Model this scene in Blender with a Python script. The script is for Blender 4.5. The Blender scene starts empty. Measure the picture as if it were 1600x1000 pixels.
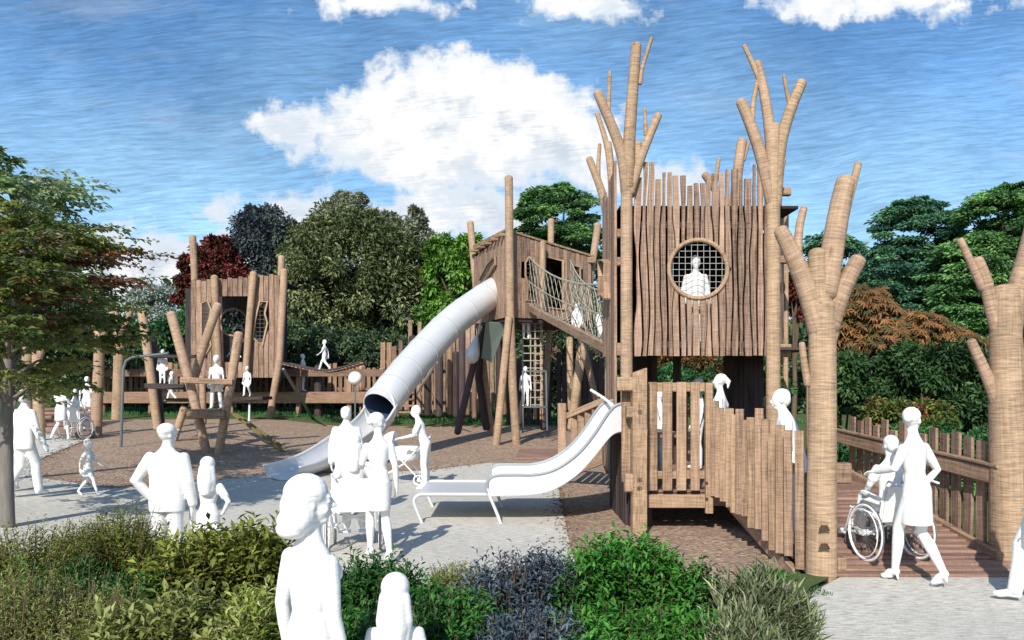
import bpy, math, random
import numpy as np
from mathutils import Vector, Matrix, noise
from mathutils.geometry import delaunay_2d_cdt
random.seed(7); rng = np.random.default_rng(11)
D = bpy.data; SC = bpy.context.scene; COL = SC.collection
# ------------------------------------------------------------------ camera model used to lay the place out in metres
F, HZ, HC = 1250.0, 600.0, 2.05
def sstep(a, b, x):
    t = min(1, max(0, (x-a)/(b-a))); return t*t*(3-2*t)
def gz(x, y):
    return 0.03*max(0, min(y, 42)-16) + 0.3*sstep(-6, -9.5, x)*sstep(7, 11, y)
def P(px, py, Y):
    return Vector(((px-800)/F*Y, Y, HC-(py-HZ)/F*Y))
def GP(px, py):
    lo, hi = 1.5, 90
    for _ in range(50):
        m = (lo+hi)/2
        if HZ+F*(HC-gz((px-800)/F*m, m))/m > py: lo = m
        else: hi = m
    x = (px-800)/F*lo
    return Vector((x, lo, gz(x, lo)))
def V(*a): return Vector(a)
# ------------------------------------------------------------------ objects
WL = {}
def tag(o, label=None, cat=None, group=None, kind=None):
    if label: o['label'] = label
    if cat: o['category'] = cat
    if group: o['group'] = group
    if kind: o['kind'] = kind
    return o
def thing(name, label, cat, loc=(0, 0, 0), group=None):
    o = D.objects.new(name, None); COL.objects.link(o); o.location = loc
    o.empty_display_size = .2
    WL[o.name] = Vector(loc)
    return tag(o, label, cat, group)
def copy_tree(o, parent=None):
    c = o.copy(); COL.objects.link(c); c.parent = parent
    for ch in list(o.children): copy_tree(ch, c)
    return c
class MB:
    def __init__(s): s.v = []; s.f = []; s.g = []; s.r = []
    def add(s, vs, fs, gs=None, var=None):
        b = len(s.v); off = Vector((random.uniform(-50, 50), random.uniform(-50, 50), random.uniform(-50, 50)))
        var = random.random() if var is None else var
        for i, p in enumerate(vs):
            s.v.append(tuple(p)); s.g.append(tuple((Vector(gs[i]) if gs else Vector(p))+off)); s.r.append(var)
        for f in fs: s.f.append(tuple(b+i for i in f))
    def tube(s, pts, rad, seg=10, cap='round', closed=False, flat=1.0, var=None):
        pts = [Vector(p) for p in pts]; n = len(pts)
        if not isinstance(rad, (list, tuple)): rad = [rad]*n
        if len(rad) == 2 and n != 2: rad = [rad[0]+(rad[1]-rad[0])*i/(n-1) for i in range(n)]
        rad = list(rad)
        T = []
        for i in range(n):
            if closed: d = pts[(i+1) % n]-pts[i-1]
            else: d = pts[min(n-1, i+1)]-pts[max(0, i-1)]
            T.append(d.normalized())
        if cap == 'round' and not closed:
            def ends(p, t, r): return [(p+t*r*.35, r*.93), (p+t*r*.62, r*.68), (p+t*r*.75, r*.35)]
            a = ends(pts[0], -T[0], rad[0]); b = ends(pts[-1], T[-1], rad[-1])
            pts = [q[0] for q in reversed(a)]+pts+[q[0] for q in b]
            rad = [q[1] for q in reversed(a)]+rad+[q[1] for q in b]
            T = [T[0]]*3+T+[T[-1]]*3; n = len(pts)
        up = Vector((0, 0, 1)) if abs(T[0].z) < .9 else Vector((1, 0, 0))
        N = T[0].cross(up).normalized(); L = 0; vs = []; gs = []
        for i in range(n):
            N = (N-T[i]*N.dot(T[i])).normalized(); B = T[i].cross(N)
            if i: L += (pts[i]-pts[i-1]).length
            for k in range(seg):
                a = 2*math.pi*(k+.5)/seg
                vs.append(pts[i]+(N*math.cos(a)+B*math.sin(a)*flat)*rad[i])
                gs.append((math.cos(a)*rad[i], math.sin(a)*rad[i], L))
        fs = []
        m = n if closed else n-1
        for i in range(m):
            j = (i+1) % n
            for k in range(seg):
                q = (k+1) % seg
                fs.append((i*seg+k, i*seg+q, j*seg+q, j*seg+k))
        if not closed:
            fs.append(tuple(range(seg))[::-1]); fs.append(tuple((n-1)*seg+k for k in range(seg)))
        s.add(vs, fs, gs, var)
    def beam(s, p0, p1, w, h, up=(0, 0, 1), ch=None, var=None):
        p0, p1 = Vector(p0), Vector(p1); T = (p1-p0); L = T.length; T.normalize()
        up = Vector(up)
        if abs(T.dot(up.normalized())) > .98: up = Vector((0, 1, 0)) if abs(T.y) < .9 else Vector((1, 0, 0))
        S = T.cross(up).normalized(); U = S.cross(T).normalized()
        c = min(w, h)*.12 if ch is None else ch
        a, b = w/2, h/2
        prof = [(-a+c, -b), (a-c, -b), (a, -b+c), (a, b-c), (a-c, b), (-a+c, b), (-a, b-c), (-a, -b+c)]
        vs = []; gs = []
        for l, p, k in ((c, p0, 0), (0, p0, 1), (0, p1, 1), (0, p1, 0)):
            pass
        for (p, l) in ((p0, 0), (p1, L)):
            for x, y in prof:
                vs.append(p+S*x+U*y); gs.append((x, y, l))
        fs = [(k, (k+1) % 8, 8+(k+1) % 8, 8+k) for k in range(8)]
        fs.append(tuple(range(8))[::-1]); fs.append(tuple(range(8, 16)))
        s.add(vs, fs, gs, var)
    def box(s, c, sx, sy, sz, rz=0, var=None):
        c = Vector(c); d = Vector((math.cos(rz), math.sin(rz), 0))*sx/2
        s.beam(c-d, c+d, sy, sz, var=var)
    def prism(s, poly, nrm, t, var=None):
        poly = [Vector(p) for p in poly]; nrm = Vector(nrm).normalized()*t; n = len(poly)
        vs = poly+[p+nrm for p in poly]
        fs = [tuple(range(n))[::-1], tuple(range(n, 2*n))]+[(k, (k+1) % n, n+(k+1) % n, n+k) for k in range(n)]
        s.add(vs, fs, [(p.x+p.y, p.z*.1, p.z) for p in vs], var)
    def lathe(s, prof, c, ax=(0, 0, 1), seg=16, var=None):
        ax = Vector(ax).normalized(); u = ax.orthogonal().normalized(); w = ax.cross(u); c = Vector(c)
        vs = []; n = len(prof)
        for r, z in prof:
            for k in range(seg):
                a = 2*math.pi*k/seg; vs.append(c+ax*z+(u*math.cos(a)+w*math.sin(a))*r)
        fs = [(i*seg+k, i*seg+(k+1) % seg, (i+1)*seg+(k+1) % seg, (i+1)*seg+k) for i in range(n-1) for k in range(seg)]
        fs.append(tuple(range(seg))[::-1]); fs.append(tuple((n-1)*seg+k for k in range(seg)))
        s.add(vs, fs, None, var)
    def build(s, name, mat, parent=None, smooth=True, sharp=35):
        off = WL.get(parent.name, Vector((0, 0, 0))) if parent else Vector((0, 0, 0))
        me = D.meshes.new(name)
        me.from_pydata([(a-off.x, b-off.y, c-off.z) for a, b, c in s.v], [], s.f)
        at = me.attributes.new('gr', 'FLOAT_VECTOR', 'POINT'); at.data.foreach_set('vector', [q for g in s.g for q in g])
        at = me.attributes.new('var', 'FLOAT', 'POINT'); at.data.foreach_set('value', s.r)
        me.materials.append(mat)
        if smooth:
            me.shade_smooth(); me.set_sharp_from_angle(angle=math.radians(sharp))
        o = D.objects.new(name, me); COL.objects.link(o)
        if parent: o.parent = parent; WL[o.name] = off
        return o
# ------------------------------------------------------------------ materials
def mat(name):
    m = D.materials.new(name); m.use_nodes = True; nt = m.node_tree; nt.nodes.clear()
    out = nt.nodes.new('ShaderNodeOutputMaterial'); b = nt.nodes.new('ShaderNodeBsdfPrincipled')
    nt.links.new(b.outputs[0], out.inputs[0]); return m, nt, b, out
class NT:
    def __init__(s, nt): s.nt = nt
    def n(s, t, **kw):
        x = s.nt.nodes.new(t)
        for k, v in kw.items(): setattr(x, k, v)
        return x
    def inp(s, sock, v):
        if hasattr(v, 'is_output') or isinstance(v, bpy.types.NodeSocket): s.nt.links.new(v, sock)
        else: sock.default_value = v
    def math(s, op, a, b=0.0, c=None, clamp=False):
        x = s.n('ShaderNodeMath', operation=op, use_clamp=clamp); s.inp(x.inputs[0], a); s.inp(x.inputs[1], b)
        if c is not None: s.inp(x.inputs[2], c)
        return x.outputs[0]
    def noise(s, vec, scale, detail=3, rough=.55, dist=0):
        x = s.n('ShaderNodeTexNoise'); s.inp(x.inputs['Vector'], vec); x.inputs['Scale'].default_value = scale
        x.inputs['Detail'].default_value = detail; x.inputs['Roughness'].default_value = rough; x.inputs['Distortion'].default_value = dist
        return x.outputs[0]
    def mapping(s, vec, scale, rot=(0, 0, 0)):
        x = s.n('ShaderNodeMapping'); s.inp(x.inputs[0], vec); x.inputs['Scale'].default_value = scale; x.inputs['Rotation'].default_value = rot
        return x.outputs[0]
    def attr(s, nm, o='Fac'):
        x = s.n('ShaderNodeAttribute', attribute_name=nm); return x.outputs[o]
    def mix(s, f, a, b, bt='MIX'):
        x = s.n('ShaderNodeMix', data_type='RGBA', blend_type=bt); s.inp(x.inputs[0], f); s.inp(x.inputs[6], a); s.inp(x.inputs[7], b)
        return x.outputs[2]
    def ramp(s, f, stops, interp='LINEAR'):
        x = s.n('ShaderNodeValToRGB'); x.color_ramp.interpolation = interp; e = x.color_ramp.elements
        while len(e) < len(stops): e.new(.5)
        for i, (p, c) in enumerate(stops): e[i].position = p; e[i].color = (*c, 1) if len(c) == 3 else c
        s.inp(x.inputs[0], f); return x.outputs[0]
    def range(s, f, a, b, c, d):
        x = s.n('ShaderNodeMapRange'); s.inp(x.inputs[0], f)
        for i, q in enumerate((a, b, c, d)): x.inputs[i+1].default_value = q
        return x.outputs[0]
    def bump(s, h, strength, dist=.01):
        x = s.n('ShaderNodeBump'); s.inp(x.inputs['Height'], h); x.inputs['Strength'].default_value = strength; x.inputs['Distance'].default_value = dist
        return x.outputs[0]
def C(r, g, b, a=1): return (r, g, b, a)
def wood(name, base, rings=.5, spread=.25, grain=1.0, gw=.34):
    m, nt, b, out = mat(name); q = NT(nt)
    gr = q.attr('gr', 'Vector'); var = q.attr('var')
    g1 = q.noise(q.mapping(gr, (38*grain, 38*grain, 1.6)), 1.0, 5, .6, .6)
    g2 = q.noise(q.mapping(gr, (5, 5, 62)), 1.0, 4, .65, .5)             # fine marks round the log
    g3 = q.noise(gr, 2.2, 3)
    kn = q.n('ShaderNodeTexVoronoi'); q.inp(kn.inputs['Vector'], q.mapping(gr, (4, 4, 1.3))); kn.inputs['Scale'].default_value = 1.0
    knot = q.range(kn.outputs[0], .03, .13, .55, 1)
    f = q.math('ADD', q.math('MULTIPLY', q.range(g1, .35, .68, -1, 1), gw), q.math('MULTIPLY', q.range(g2, .38, .64, -1, 1), .30*rings))
    f = q.math('ADD', f, q.math('MULTIPLY', q.range(g3, .3, .7, -1, 1), .14))
    f = q.math('ADD', f, q.range(var, 0, 1, -spread, spread))
    f = q.math('MULTIPLY', q.math('ADD', f, 1.0), knot)
    hue = q.mix(q.range(q.math('FRACT', q.math('MULTIPLY', var, 7.3)), 0, 1, 0, 1), C(*base), C(base[0]*.96, base[1]*.93, base[2]*1.02))
    col = q.n('ShaderNodeVectorMath', operation='SCALE'); q.inp(col.inputs[0], hue); q.inp(col.inputs['Scale'], f)
    q.inp(b.inputs['Base Color'], col.outputs[0]); b.inputs['Roughness'].default_value = .78
    b.inputs['Specular IOR Level'].default_value = .25
    h = q.math('ADD', g1, q.math('MULTIPLY', g2, .5))
    q.inp(b.inputs['Normal'], q.bump(h, .55, .012)); return m
M = {}
M['log'] = wood('log_wood', (.37, .258, .165), .95, .10, 1.0, .15)
M['board'] = wood('board_wood', (.33, .225, .142), .7, .2)
M['plank'] = wood('plank_wood', (.285, .192, .132), .7, .3, 1.0, .42)
M['far'] = wood('far_wood', (.25, .16, .105), .5, .38)
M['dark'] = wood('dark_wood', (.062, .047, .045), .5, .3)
M['deck'] = wood('deck_wood', (.24, .15, .11), .5, .25)
M['notch'] = wood('cut_wood', (.09, .055, .035), .3, .2)
def plain(name, col, rough=.6, metal=0., bump=0., nscale=6, var=.08, spec=.4):
    m, nt, b, out = mat(name); q = NT(nt)
    tc = q.n('ShaderNodeTexCoord').outputs['Object']
    n1 = q.noise(tc, nscale, 4)
    cc = q.mix(n1, C(*[c*(1-var) for c in col]), C(*[min(1, c*(1+var)) for c in col]))
    q.inp(b.inputs['Base Color'], cc)
    b.inputs['Roughness'].default_value = rough; b.inputs['Metallic'].default_value = metal; b.inputs['Specular IOR Level'].default_value = spec
    if bump: q.inp(b.inputs['Normal'], q.bump(q.noise(tc, nscale*9, 3), bump, .004))
    return m
def figure_mat():
    m, nt, b, out = mat('white_figure'); q = NT(nt)
    tc = q.n('ShaderNodeTexCoord').outputs['Object']
    h = q.noise(q.mapping(tc, (9, 9, 210), (.10, .08, 0)), 1, 3, .65)
    q.inp(b.inputs['Base Color'], q.mix(q.range(h, .54, .66, 0, .55), C(.78, .78, .775), C(.36, .36, .37)))
    b.inputs['Roughness'].default_value = .9; b.inputs['Specular IOR Level'].default_value = .1
    return m
M['fig'] = figure_mat()
M['steel'] = plain('pale_steel', (.70, .71, .72), .38, .3, .05, 3, .08)
M['railsteel'] = plain('rail_steel', (.42, .44, .46), .35, .6)
M['tube_shade'] = plain('shaded_tube_inside', (.05, .075, .15), .35, .3)  # shade inside the slide tube, put into a dark blue steel colour
M['steel_in'] = plain('slide_bed_steel', (.66, .67, .69), .36, .35, .05, 3, .08)
M['greysteel'] = plain('grey_steel', (.16, .19, .20), .4, .5)
M['white'] = plain('white_paint', (.82, .82, .82), .5)
M['tyre'] = plain('wheel_grey', (.13, .13, .13), .6)
M['joint'] = plain('joint_grey', (.45, .46, .47), .6)
M['rope'] = plain('rope', (.33, .31, .25), .9, 0, .3, 30, .2)
M['olive'] = plain('olive_rail', (.17, .13, .05), .7)
M['mesh'] = plain('pale_cord', (.42, .42, .40), .8)
M['dmesh'] = plain('dark_cord', (.16, .15, .13), .8)
M['bolt'] = plain('bolt_metal', (.06, .05, .045), .5, .6)
M['greenpanel'] = plain('green_grey_panel', (.20, .27, .25), .5, .3)
M['shade'] = wood('shaded_inner_wood', (.035, .027, .022), .4, .3)  # near-black base colour carries the shade inside the towers
def leaf_mat(name, cols, trans=.25, rough=.55):
    m, nt, b, out = mat(name); q = NT(nt)
    var = q.attr('var'); n = len(cols)
    c = q.ramp(var, [(i/(n-1) if n > 1 else 0, k) for i, k in enumerate(cols)])
    tc = q.n('ShaderNodeTexCoord').outputs['Object']
    v2 = q.range(q.noise(tc, 1.7, 2), .3, .7, .65, 1.35)
    col = q.n('ShaderNodeVectorMath', operation='SCALE'); q.inp(col.inputs[0], c); q.inp(col.inputs['Scale'], v2)
    q.inp(b.inputs['Base Color'], col.outputs[0]); b.inputs['Roughness'].default_value = rough; b.inputs['Specular IOR Level'].default_value = .3
    t = q.n('ShaderNodeBsdfTranslucent'); q.inp(t.inputs[0], col.outputs[0])
    x = q.n('ShaderNodeMixShader'); x.inputs[0].default_value = trans
    nt.links.new(b.outputs[0], x.inputs[1]); nt.links.new(t.outputs[0], x.inputs[2]); nt.links.new(x.outputs[0], out.inputs[0])
    return m
def bark(name, col):
    m, nt, b, out = mat(name); q = NT(nt); tc = q.n('ShaderNodeTexCoord').outputs['Object']
    h = q.noise(q.mapping(tc, (14, 14, 3)), 1, 5, .65)
    q.inp(b.inputs['Base Color'], q.mix(h, C(*[c*.45 for c in col]), C(*[c*1.5 for c in col])))
    b.inputs['Roughness'].default_value = .9; q.inp(b.inputs['Normal'], q.bump(h, .8, .02)); return m
M['bark'] = bark('grey_bark', (.17, .15, .135)); M['bark2'] = bark('brown_bark', (.12, .08, .05))
# ground materials
def chips():
    m, nt, b, out = mat('woodchip'); q = NT(nt); tc = q.n('ShaderNodeTexCoord').outputs['Object']
    w = q.mapping(tc, (1, 1.6, 1))
    vo = q.n('ShaderNodeTexVoronoi'); q.inp(vo.inputs['Vector'], w); vo.inputs['Scale'].default_value = 17; vo.inputs['Randomness'].default_value = 1
    n2 = q.noise(tc, 1.3, 4); n3 = q.noise(q.mapping(tc, (40, 90, 1)), 1, 4, .7)
    c = q.ramp(vo.outputs['Color'], [(0, (.13, .082, .05)), (.4, (.34, .23, .155)), (.75, (.50, .37, .27)), (1, (.74, .60, .46))])
    c = q.mix(q.range(n3, .42, .62, 0, .6), c, C(.15, .10, .07), 'MIX')
    c = q.mix(q.range(n2, .3, .7, .25, 0), c, C(.2, .13, .09), 'MIX')
    q.inp(b.inputs['Base Color'], c); b.inputs['Roughness'].default_value = .95
    q.inp(b.inputs['Normal'], q.bump(vo.outputs[0], 1.0, .03)); return m
M['chips'] = chips()
def pathm():
    m, nt, b, out = mat('pale_path'); q = NT(nt); tc = q.n('ShaderNodeTexCoord').outputs['Object']
    n1 = q.noise(q.mapping(tc, (7, 34, 1), (0, 0, .15)), 1, 5, .7); n2 = q.noise(tc, .6, 3); n3 = q.noise(tc, 70, 3, .7)
    c = q.ramp(n1, [(.34, (.26, .248, .215)), (.45, (.47, .447, .395)), (.60, (.67, .64, .575))])
    c = q.mix(q.range(n2, .35, .65, .35, 0), c, C(.36, .345, .31)); c = q.mix(q.range(n3, .50, .66, 0, .6), c, C(.22, .22, .21))
    q.inp(b.inputs['Base Color'], c); b.inputs['Roughness'].default_value = .9; q.inp(b.inputs['Normal'], q.bump(n3, .5, .008)); return m
M['path'] = pathm()
def lawn():
    m, nt, b, out = mat('lawn'); q = NT(nt); tc = q.n('ShaderNodeTexCoord').outputs['Object']
    n1 = q.noise(tc, 25, 5, .7); n2 = q.noise(tc, .5, 3)
    c = q.mix(n1, C(.03, .06, .012), C(.12, .17, .035)); c = q.mix(q.range(n2, .3, .7, 0, .5), c, C(.06, .09, .02))
    q.inp(b.inputs['Base Color'], c); b.inputs['Roughness'].default_value = .95; q.inp(b.inputs['Normal'], q.bump(n1, 1, .05)); return m
M['lawn'] = lawn()
def soil():
    m, nt, b, out = mat('soil'); q = NT(nt); tc = q.n('ShaderNodeTexCoord').outputs['Object']
    n1 = q.noise(tc, 22, 5, .7)
    q.inp(b.inputs['Base Color'], q.mix(n1, C(.03, .02, .013), C(.12, .08, .05))); b.inputs['Roughness'].default_value = .95
    q.inp(b.inputs['Normal'], q.bump(n1, 1, .05)); return m
M['soil'] = soil()
# ------------------------------------------------------------------ ground
def sheet(name, poly, off, m, step=.5):
    xs = [p[0] for p in poly]; ys = [p[1] for p in poly]
    vs = []
    n = len(poly)
    for i in range(n):                      # resample outline
        a, b = Vector(poly[i]), Vector(poly[(i+1) % n]); k = max(1, int((b-a).length/step))
        for j in range(k): vs.append(a+(b-a)*j/k)
    no = len(vs); edges = [(i, (i+1) % no) for i in range(no)]
    x = math.floor(min(xs)); 
    while x < max(xs):
        y = math.floor(min(ys))
        while y < max(ys):
            vs.append(Vector((x+.013, y+.017))); y += step
        x += step
    out = delaunay_2d_cdt(vs, edges, [list(range(no))], 1, 1e-4)
    co, fa = out[0], out[2]
    used = {}; V3 = []; Fs = []
    for f in fa:
        if len(f) < 3: continue
        q = []
        for i in f:
            if i not in used: used[i] = len(V3); V3.append((co[i].x, co[i].y, gz(co[i].x, co[i].y)+off))
            q.append(used[i])
        Fs.append(q)
    me = D.meshes.new(name); me.from_pydata(V3, [], Fs); me.materials.append(m)
    for p in me.polygons:
        if p.normal.z < 0: p.flip()
    o = D.objects.new(name, me); COL.objects.link(o); o['kind'] = 'structure'; return o
def ground():
    xs = [-400, -200, -120, -80, -60]+[-50+i for i in range(0, 101)]+[60, 80, 120, 200, 400]
    ys = [-60, -20, -5]+[i*1.0 for i in range(0, 61)]+[70, 90, 130, 200, 400, 900]
    vs = [(x, y, gz(x, y)) for y in ys for x in xs]; nx = len(xs)
    fs = [(j*nx+i, j*nx+i+1, (j+1)*nx+i+1, (j+1)*nx+i) for j in range(len(ys)-1) for i in range(nx-1)]
    me = D.meshes.new('ground'); me.from_pydata(vs, [], fs); me.materials.append(M['lawn'])
    o = D.objects.new('ground', me); COL.objects.link(o); o['kind'] = 'structure'
ground()
def gpl(l): return [tuple(GP(x, y)[:2]) if not isinstance(x, tuple) else x for x, y in l]
far_left = [(-24, 30.5), (-9, 31.0), (-2, 31), (6, 30), (8, 16)]
chip_poly = gpl([(-60, 800), (-40, 665), (130, 655)]) + [(-16, 29.5), (-6, 30.3), (2, 30.3), (7, 29.5)] + [(6, 16), (2.9, 8.6), (2.35, 6.9), (0.3, 6.3), (-2, 9)]
sheet('woodchip_surface', chip_poly, .02, M['chips'])
pth = gpl([(-260, 800), (-200, 668), (60, 676), (132, 690), (60, 721), (50, 748), (168, 766), (300, 757), (430, 741), (560, 742), (672, 737), (763, 725), (848, 727), (872, 762), (886, 835), (893, 868)])
pth += [(.75, 7.0), (.9, 5.2), (2.2, 4.9), (2.35, 6.4), (2.5, 7.0), (2.95, 7.8), (3.45, 8.38), (5.2, 8.38), (9, 8.6), (9, 1.0), (-9, 1.0), (-12, 9)]
sheet('path', pth, .035, M['path'])
sheet('planting_bed', [(-7.5, 4.2), (-6.6, 9.2), (-4.9, 9.3), (-3.4, 8.5), (-2.5, 7.3), (-.9, 6.9), (.6, 6.9), (1.6, 6.9), (2.2, 6.7), (2.25, 5.6), (1.8, 3.6), (-7, 3.5)], .055, M['soil'])
sheet('grass_verge', [(2.1, 6.4), (2.5, 7.6), (2.95, 8.4), (3.3, 8.38), (3.25, 8.2), (2.93, 7.85), (2.48, 7.05), (2.33, 6.3)], .06, M['lawn'])
# ------------------------------------------------------------------ log posts with sawn branches
def logs(mb, specs, Y, seg=14):
    """specs: ([(px,py[,Y])...], r_px0, r_px1)"""
    for pts, r0, r1 in specs:
        pp = [P(p[0], p[1], p[2] if len(p) > 2 else Y) for p in pts]
        # smooth bends
        if len(pp) > 2:
            q = []
            for i in range(len(pp)-1):
                for t in (0, .25, .5, .75):
                    a = pp[max(0, i-1)]; b = pp[i]; c = pp[i+1]; d = pp[min(len(pp)-1, i+2)]
                    q.append(.5*((2*b)+(c-a)*t+(2*a-5*b+4*c-d)*t*t+(3*b-a-3*c+d)*t**3))
            pp = q+[pp[-1]]
        mb.tube(pp, [r0*Y/F, r1*Y/F] if len(pp) > 2 else [r0*Y/F, r1*Y/F], seg)
def tree_post(label, base_pts, branches, Y, r0, r1, parent=None, name='tree_post', mt='log', group='carved log posts with sawn branches'):
    if parent is None:
        b = P(*base_pts[0][:2], Y); root = thing(name, label, 'log post', (b.x, b.y, gz(b.x, b.y)), group)
        m = MB(); logs(m, [(base_pts, r0, r1)], Y, 20); m.build('trunk', M[mt], root); par = root
    else:
        m = MB(); logs(m, [(base_pts, r0, r1)], Y, 18); par = m.build('tree_post', M[mt], parent); root = par
    for br in branches:
        m = MB(); logs(m, [br], Y, 12); m.build('branch', M[mt], par)
    return root
# ------------------------------------------------------------------ plank walls
def wall(mb, a, b, z0, tops, n, thick=.035, wav=.0, holes=(), gap=.012, nrm=None, seed=1):
    """planks between plan points a and b; tops: list of top heights; holes: functions s -> (zlo, zhi) or None"""
    R = random.Random(seed)
    a, b = Vector(a), Vector(b); L = (b-a).length; d = (b-a).normalized(); N = Vector((d.y, -d.x)) if nrm is None else Vector(nrm)
    # shared wavy joints
    js = []
    for i in range(n+1):
        ph = R.uniform(0, 6.28); k = R.uniform(1.6, 3.2); am = wav*R.uniform(.3, 1)
        base = L*i/n
        js.append(lambda z, base=base, ph=ph, k=k, am=am: base+am*math.tanh(1.6*math.sin(k*z+ph))+am*.25*math.sin(2.7*k*z+ph*2))
    for i in range(n):
        top = tops[min(len(tops)-1, int(i*len(tops)/n))]; bot = z0+R.uniform(-.006, .006)
        off = R.uniform(-.006, .006)
        g1 = gap*R.choice([.5, .7, 1, 1, 1.3]); g2 = gap*R.choice([.4, .7, 1])
        def piece(zl0, zr0, zl1, zr1):
            rows = max(2, int((max(zl1, zr1)-min(zl0, zr0))/.12)) if wav else 2
            vs = []; gs = []
            for r in range(rows+1):
                t = r/rows; zl = zl0+(zl1-zl0)*t; zr = zr0+(zr1-zr0)*t
                sl = js[i](zl)+g1/2; sr = js[i+1](zr)-g2/2
                if sr < sl+.02: sr = sl+.02
                for (s_, z_) in ((sl, zl), (sr, zr)):
                    for o_ in (off, off+thick):
                        p = a+d*s_+N*o_; vs.append((p.x, p.y, z_)); gs.append((s_, o_, z_))
            fs = []
            for r in range(rows):
                A = r*4; B = A+4
                fs += [(A+1, A+3, B+3, B+1), (A+2, A, B, B+2), (A, A+1, B+1, B), (A+3, A+2, B+2, B+3)]
            fs += [(0, 2, 3, 1), (rows*4, rows*4+1, rows*4+3, rows*4+2)]
            mb.add(vs, fs, gs, R.random())
        sl, sr, sm = L*i/n, L*(i+1)/n, L*(i+.5)/n
        cuts = []
        for h in holes:
            l, c, r = h(sl), h(sm), h(sr)
            if l or c or r:
                c = c or l or r
                mid = (c[0]+c[1])/2
                l = l or ((mid, mid) if h.round else c); r = r or ((mid, mid) if h.round else c)
                cuts.append((l, r))
        if not cuts: piece(bot, bot, top, top)
        else:
            cuts.sort(key=lambda q: q[0][0])
            zl, zr = bot, bot
            for l, r in cuts:
                if l[0]-zl > .02 or r[0]-zr > .02: piece(zl, zr, max(zl+.005, l[0]), max(zr+.005, r[0]))
                zl, zr = l[1], r[1]
            piece(zl, zr, max(top, zl+.01), max(top, zr+.01))
class Circ:
    round = True
    def __init__(s, c, z, r): s.c, s.z, s.r = c, z, r
    def __call__(s, x):
        q = s.r**2-(x-s.c)**2
        if q <= 0: return None
        q = math.sqrt(q); return (s.z-q, s.z+q)
    def outline(s, n=40): return [(s.c+s.r*math.cos(2*math.pi*i/n), s.z+s.r*math.sin(2*math.pi*i/n)) for i in range(n)]
class Poly:
    round = False
    def __init__(s, pts): s.p = pts
    def __call__(s, x):
        zs = []
        n = len(s.p)
        for i in range(n):
            (x0, z0), (x1, z1) = s.p[i], s.p[(i+1) % n]
            if (x0-x)*(x1-x) < 0: zs.append(z0+(z1-z0)*(x-x0)/(x1-x0))
        return (min(zs), max(zs)) if len(zs) > 1 else None
    def outline(s, n=0): return s.p
def on_wall(a, b, s, z, off=0.0):
    a, b = Vector(a), Vector(b); d = (b-a).normalized(); N = Vector((d.y, -d.x)); p = a+d*s+N*off
    return Vector((p.x, p.y, z))
def frame_of(mb, a, b, hole, w, off=.05, seg=6):
    pts = [on_wall(a, b, s, z, off) for s, z in hole.outline()]
    mb.tube(pts, w, seg, closed=True)
def net_of(mb, a, b, hole, step, r=.006, off=.02):
    o = hole.outline(); s0 = min(p[0] for p in o); s1 = max(p[0] for p in o); z0 = min(p[1] for p in o); z1 = max(p[1] for p in o)
    s = s0+step/2
    while s < s1:
        h = hole(s)
        if h: mb.tube([on_wall(a, b, s, h[0], off), on_wall(a, b, s, h[1], off)], r, 4, cap=None)
        s += step
    sw = Poly([(z, x) for x, z in o]); z = z0+step/2
    while z < z1:
        h = sw(z)
        if h: mb.tube([on_wall(a, b, h[0], z, off+.006), on_wall(a, b, h[1], z, off+.006)], r, 4, cap=None)
        z += step
# ================================================================== MAIN TOWER
YT = 12.8
A_, B_ = (1.96, YT), (4.12, YT)                     # front wall line
deckz = 2.62
tw = thing('play_tower', 'tall timber play tower with wavy plank front and round netted window', 'play tower', (3.0, 13.9, 0))
tops_px = [278, 254, 254, 281, 270, 270, 275, 275, 291, 287, 287, 280, 272, 272, 265, 265, 280, 280, 258, 258, 262]
tops = [HC+(HZ-p)*YT/F for p in tops_px]
c = P(1090, 421, YT); circ = Circ(c.x-A_[0], c.z, .445)
mb = MB(); wall(mb, A_, B_, 2.50, tops, 21, .04, .026, [circ], .032, seed=5)
fw = mb.build('front_wall', M['plank'], tw)
mb = MB(); frame_of(mb, A_, B_, Circ(circ.c, circ.z, .465), .035, .045, 8); mb.build('window_frame', M['log'], fw)
mb = MB(); net_of(mb, A_, B_, circ, .098, .0045, .015); mb.build('window_net', M['mesh'], fw)
for z in (2.68, 4.6): mb = MB(); mb.beam((1.9, YT+.075, z), (4.2, YT+.075, z), .07, .11); mb.build('wall_rail', M['dark'], tw)
# sides
mb = MB()
tl = [P(965, 250, 12.9).z, 5.55, 5.2, 5.35, P(947, 309, 15).z]
wall(mb, (1.74, 15.1), (1.70, 12.95), .55, tl[::-1], 13, .04, .02, [Poly([(.15, 1.1), (.55, 1.1), (.55, 2.55), (.15, 2.55)])], .012, seed=9)
mb.build('side_wall', M['plank'], tw)
mb = MB(); wall(mb, (4.30, 13.0), (5.02, 14.9), 2.45, [5.2], 12, .04, .0, [], .012, seed=10); mb.build('side_wall', M['plank'], tw)
mb = MB(); wall(mb, (1.8, 15.15), (5.0, 15.15), 2.6, [4.9], 24, .035, 0, [], .004, seed=11)
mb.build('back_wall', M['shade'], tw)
mb = MB(); mb.box((3.2, 14.1, 4.92), 2.9, 2.22, .05); mb.build('roof', M['shade'], tw)  # roof added to shut out sky light and keep the inside dark
mb = MB()
for i in range(16): mb.beam((1.85, 12.95+i*.14, deckz), (4.9, 12.95+i*.14, deckz), .125, .05)
mb.build('deck', M['dark'], tw)
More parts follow.
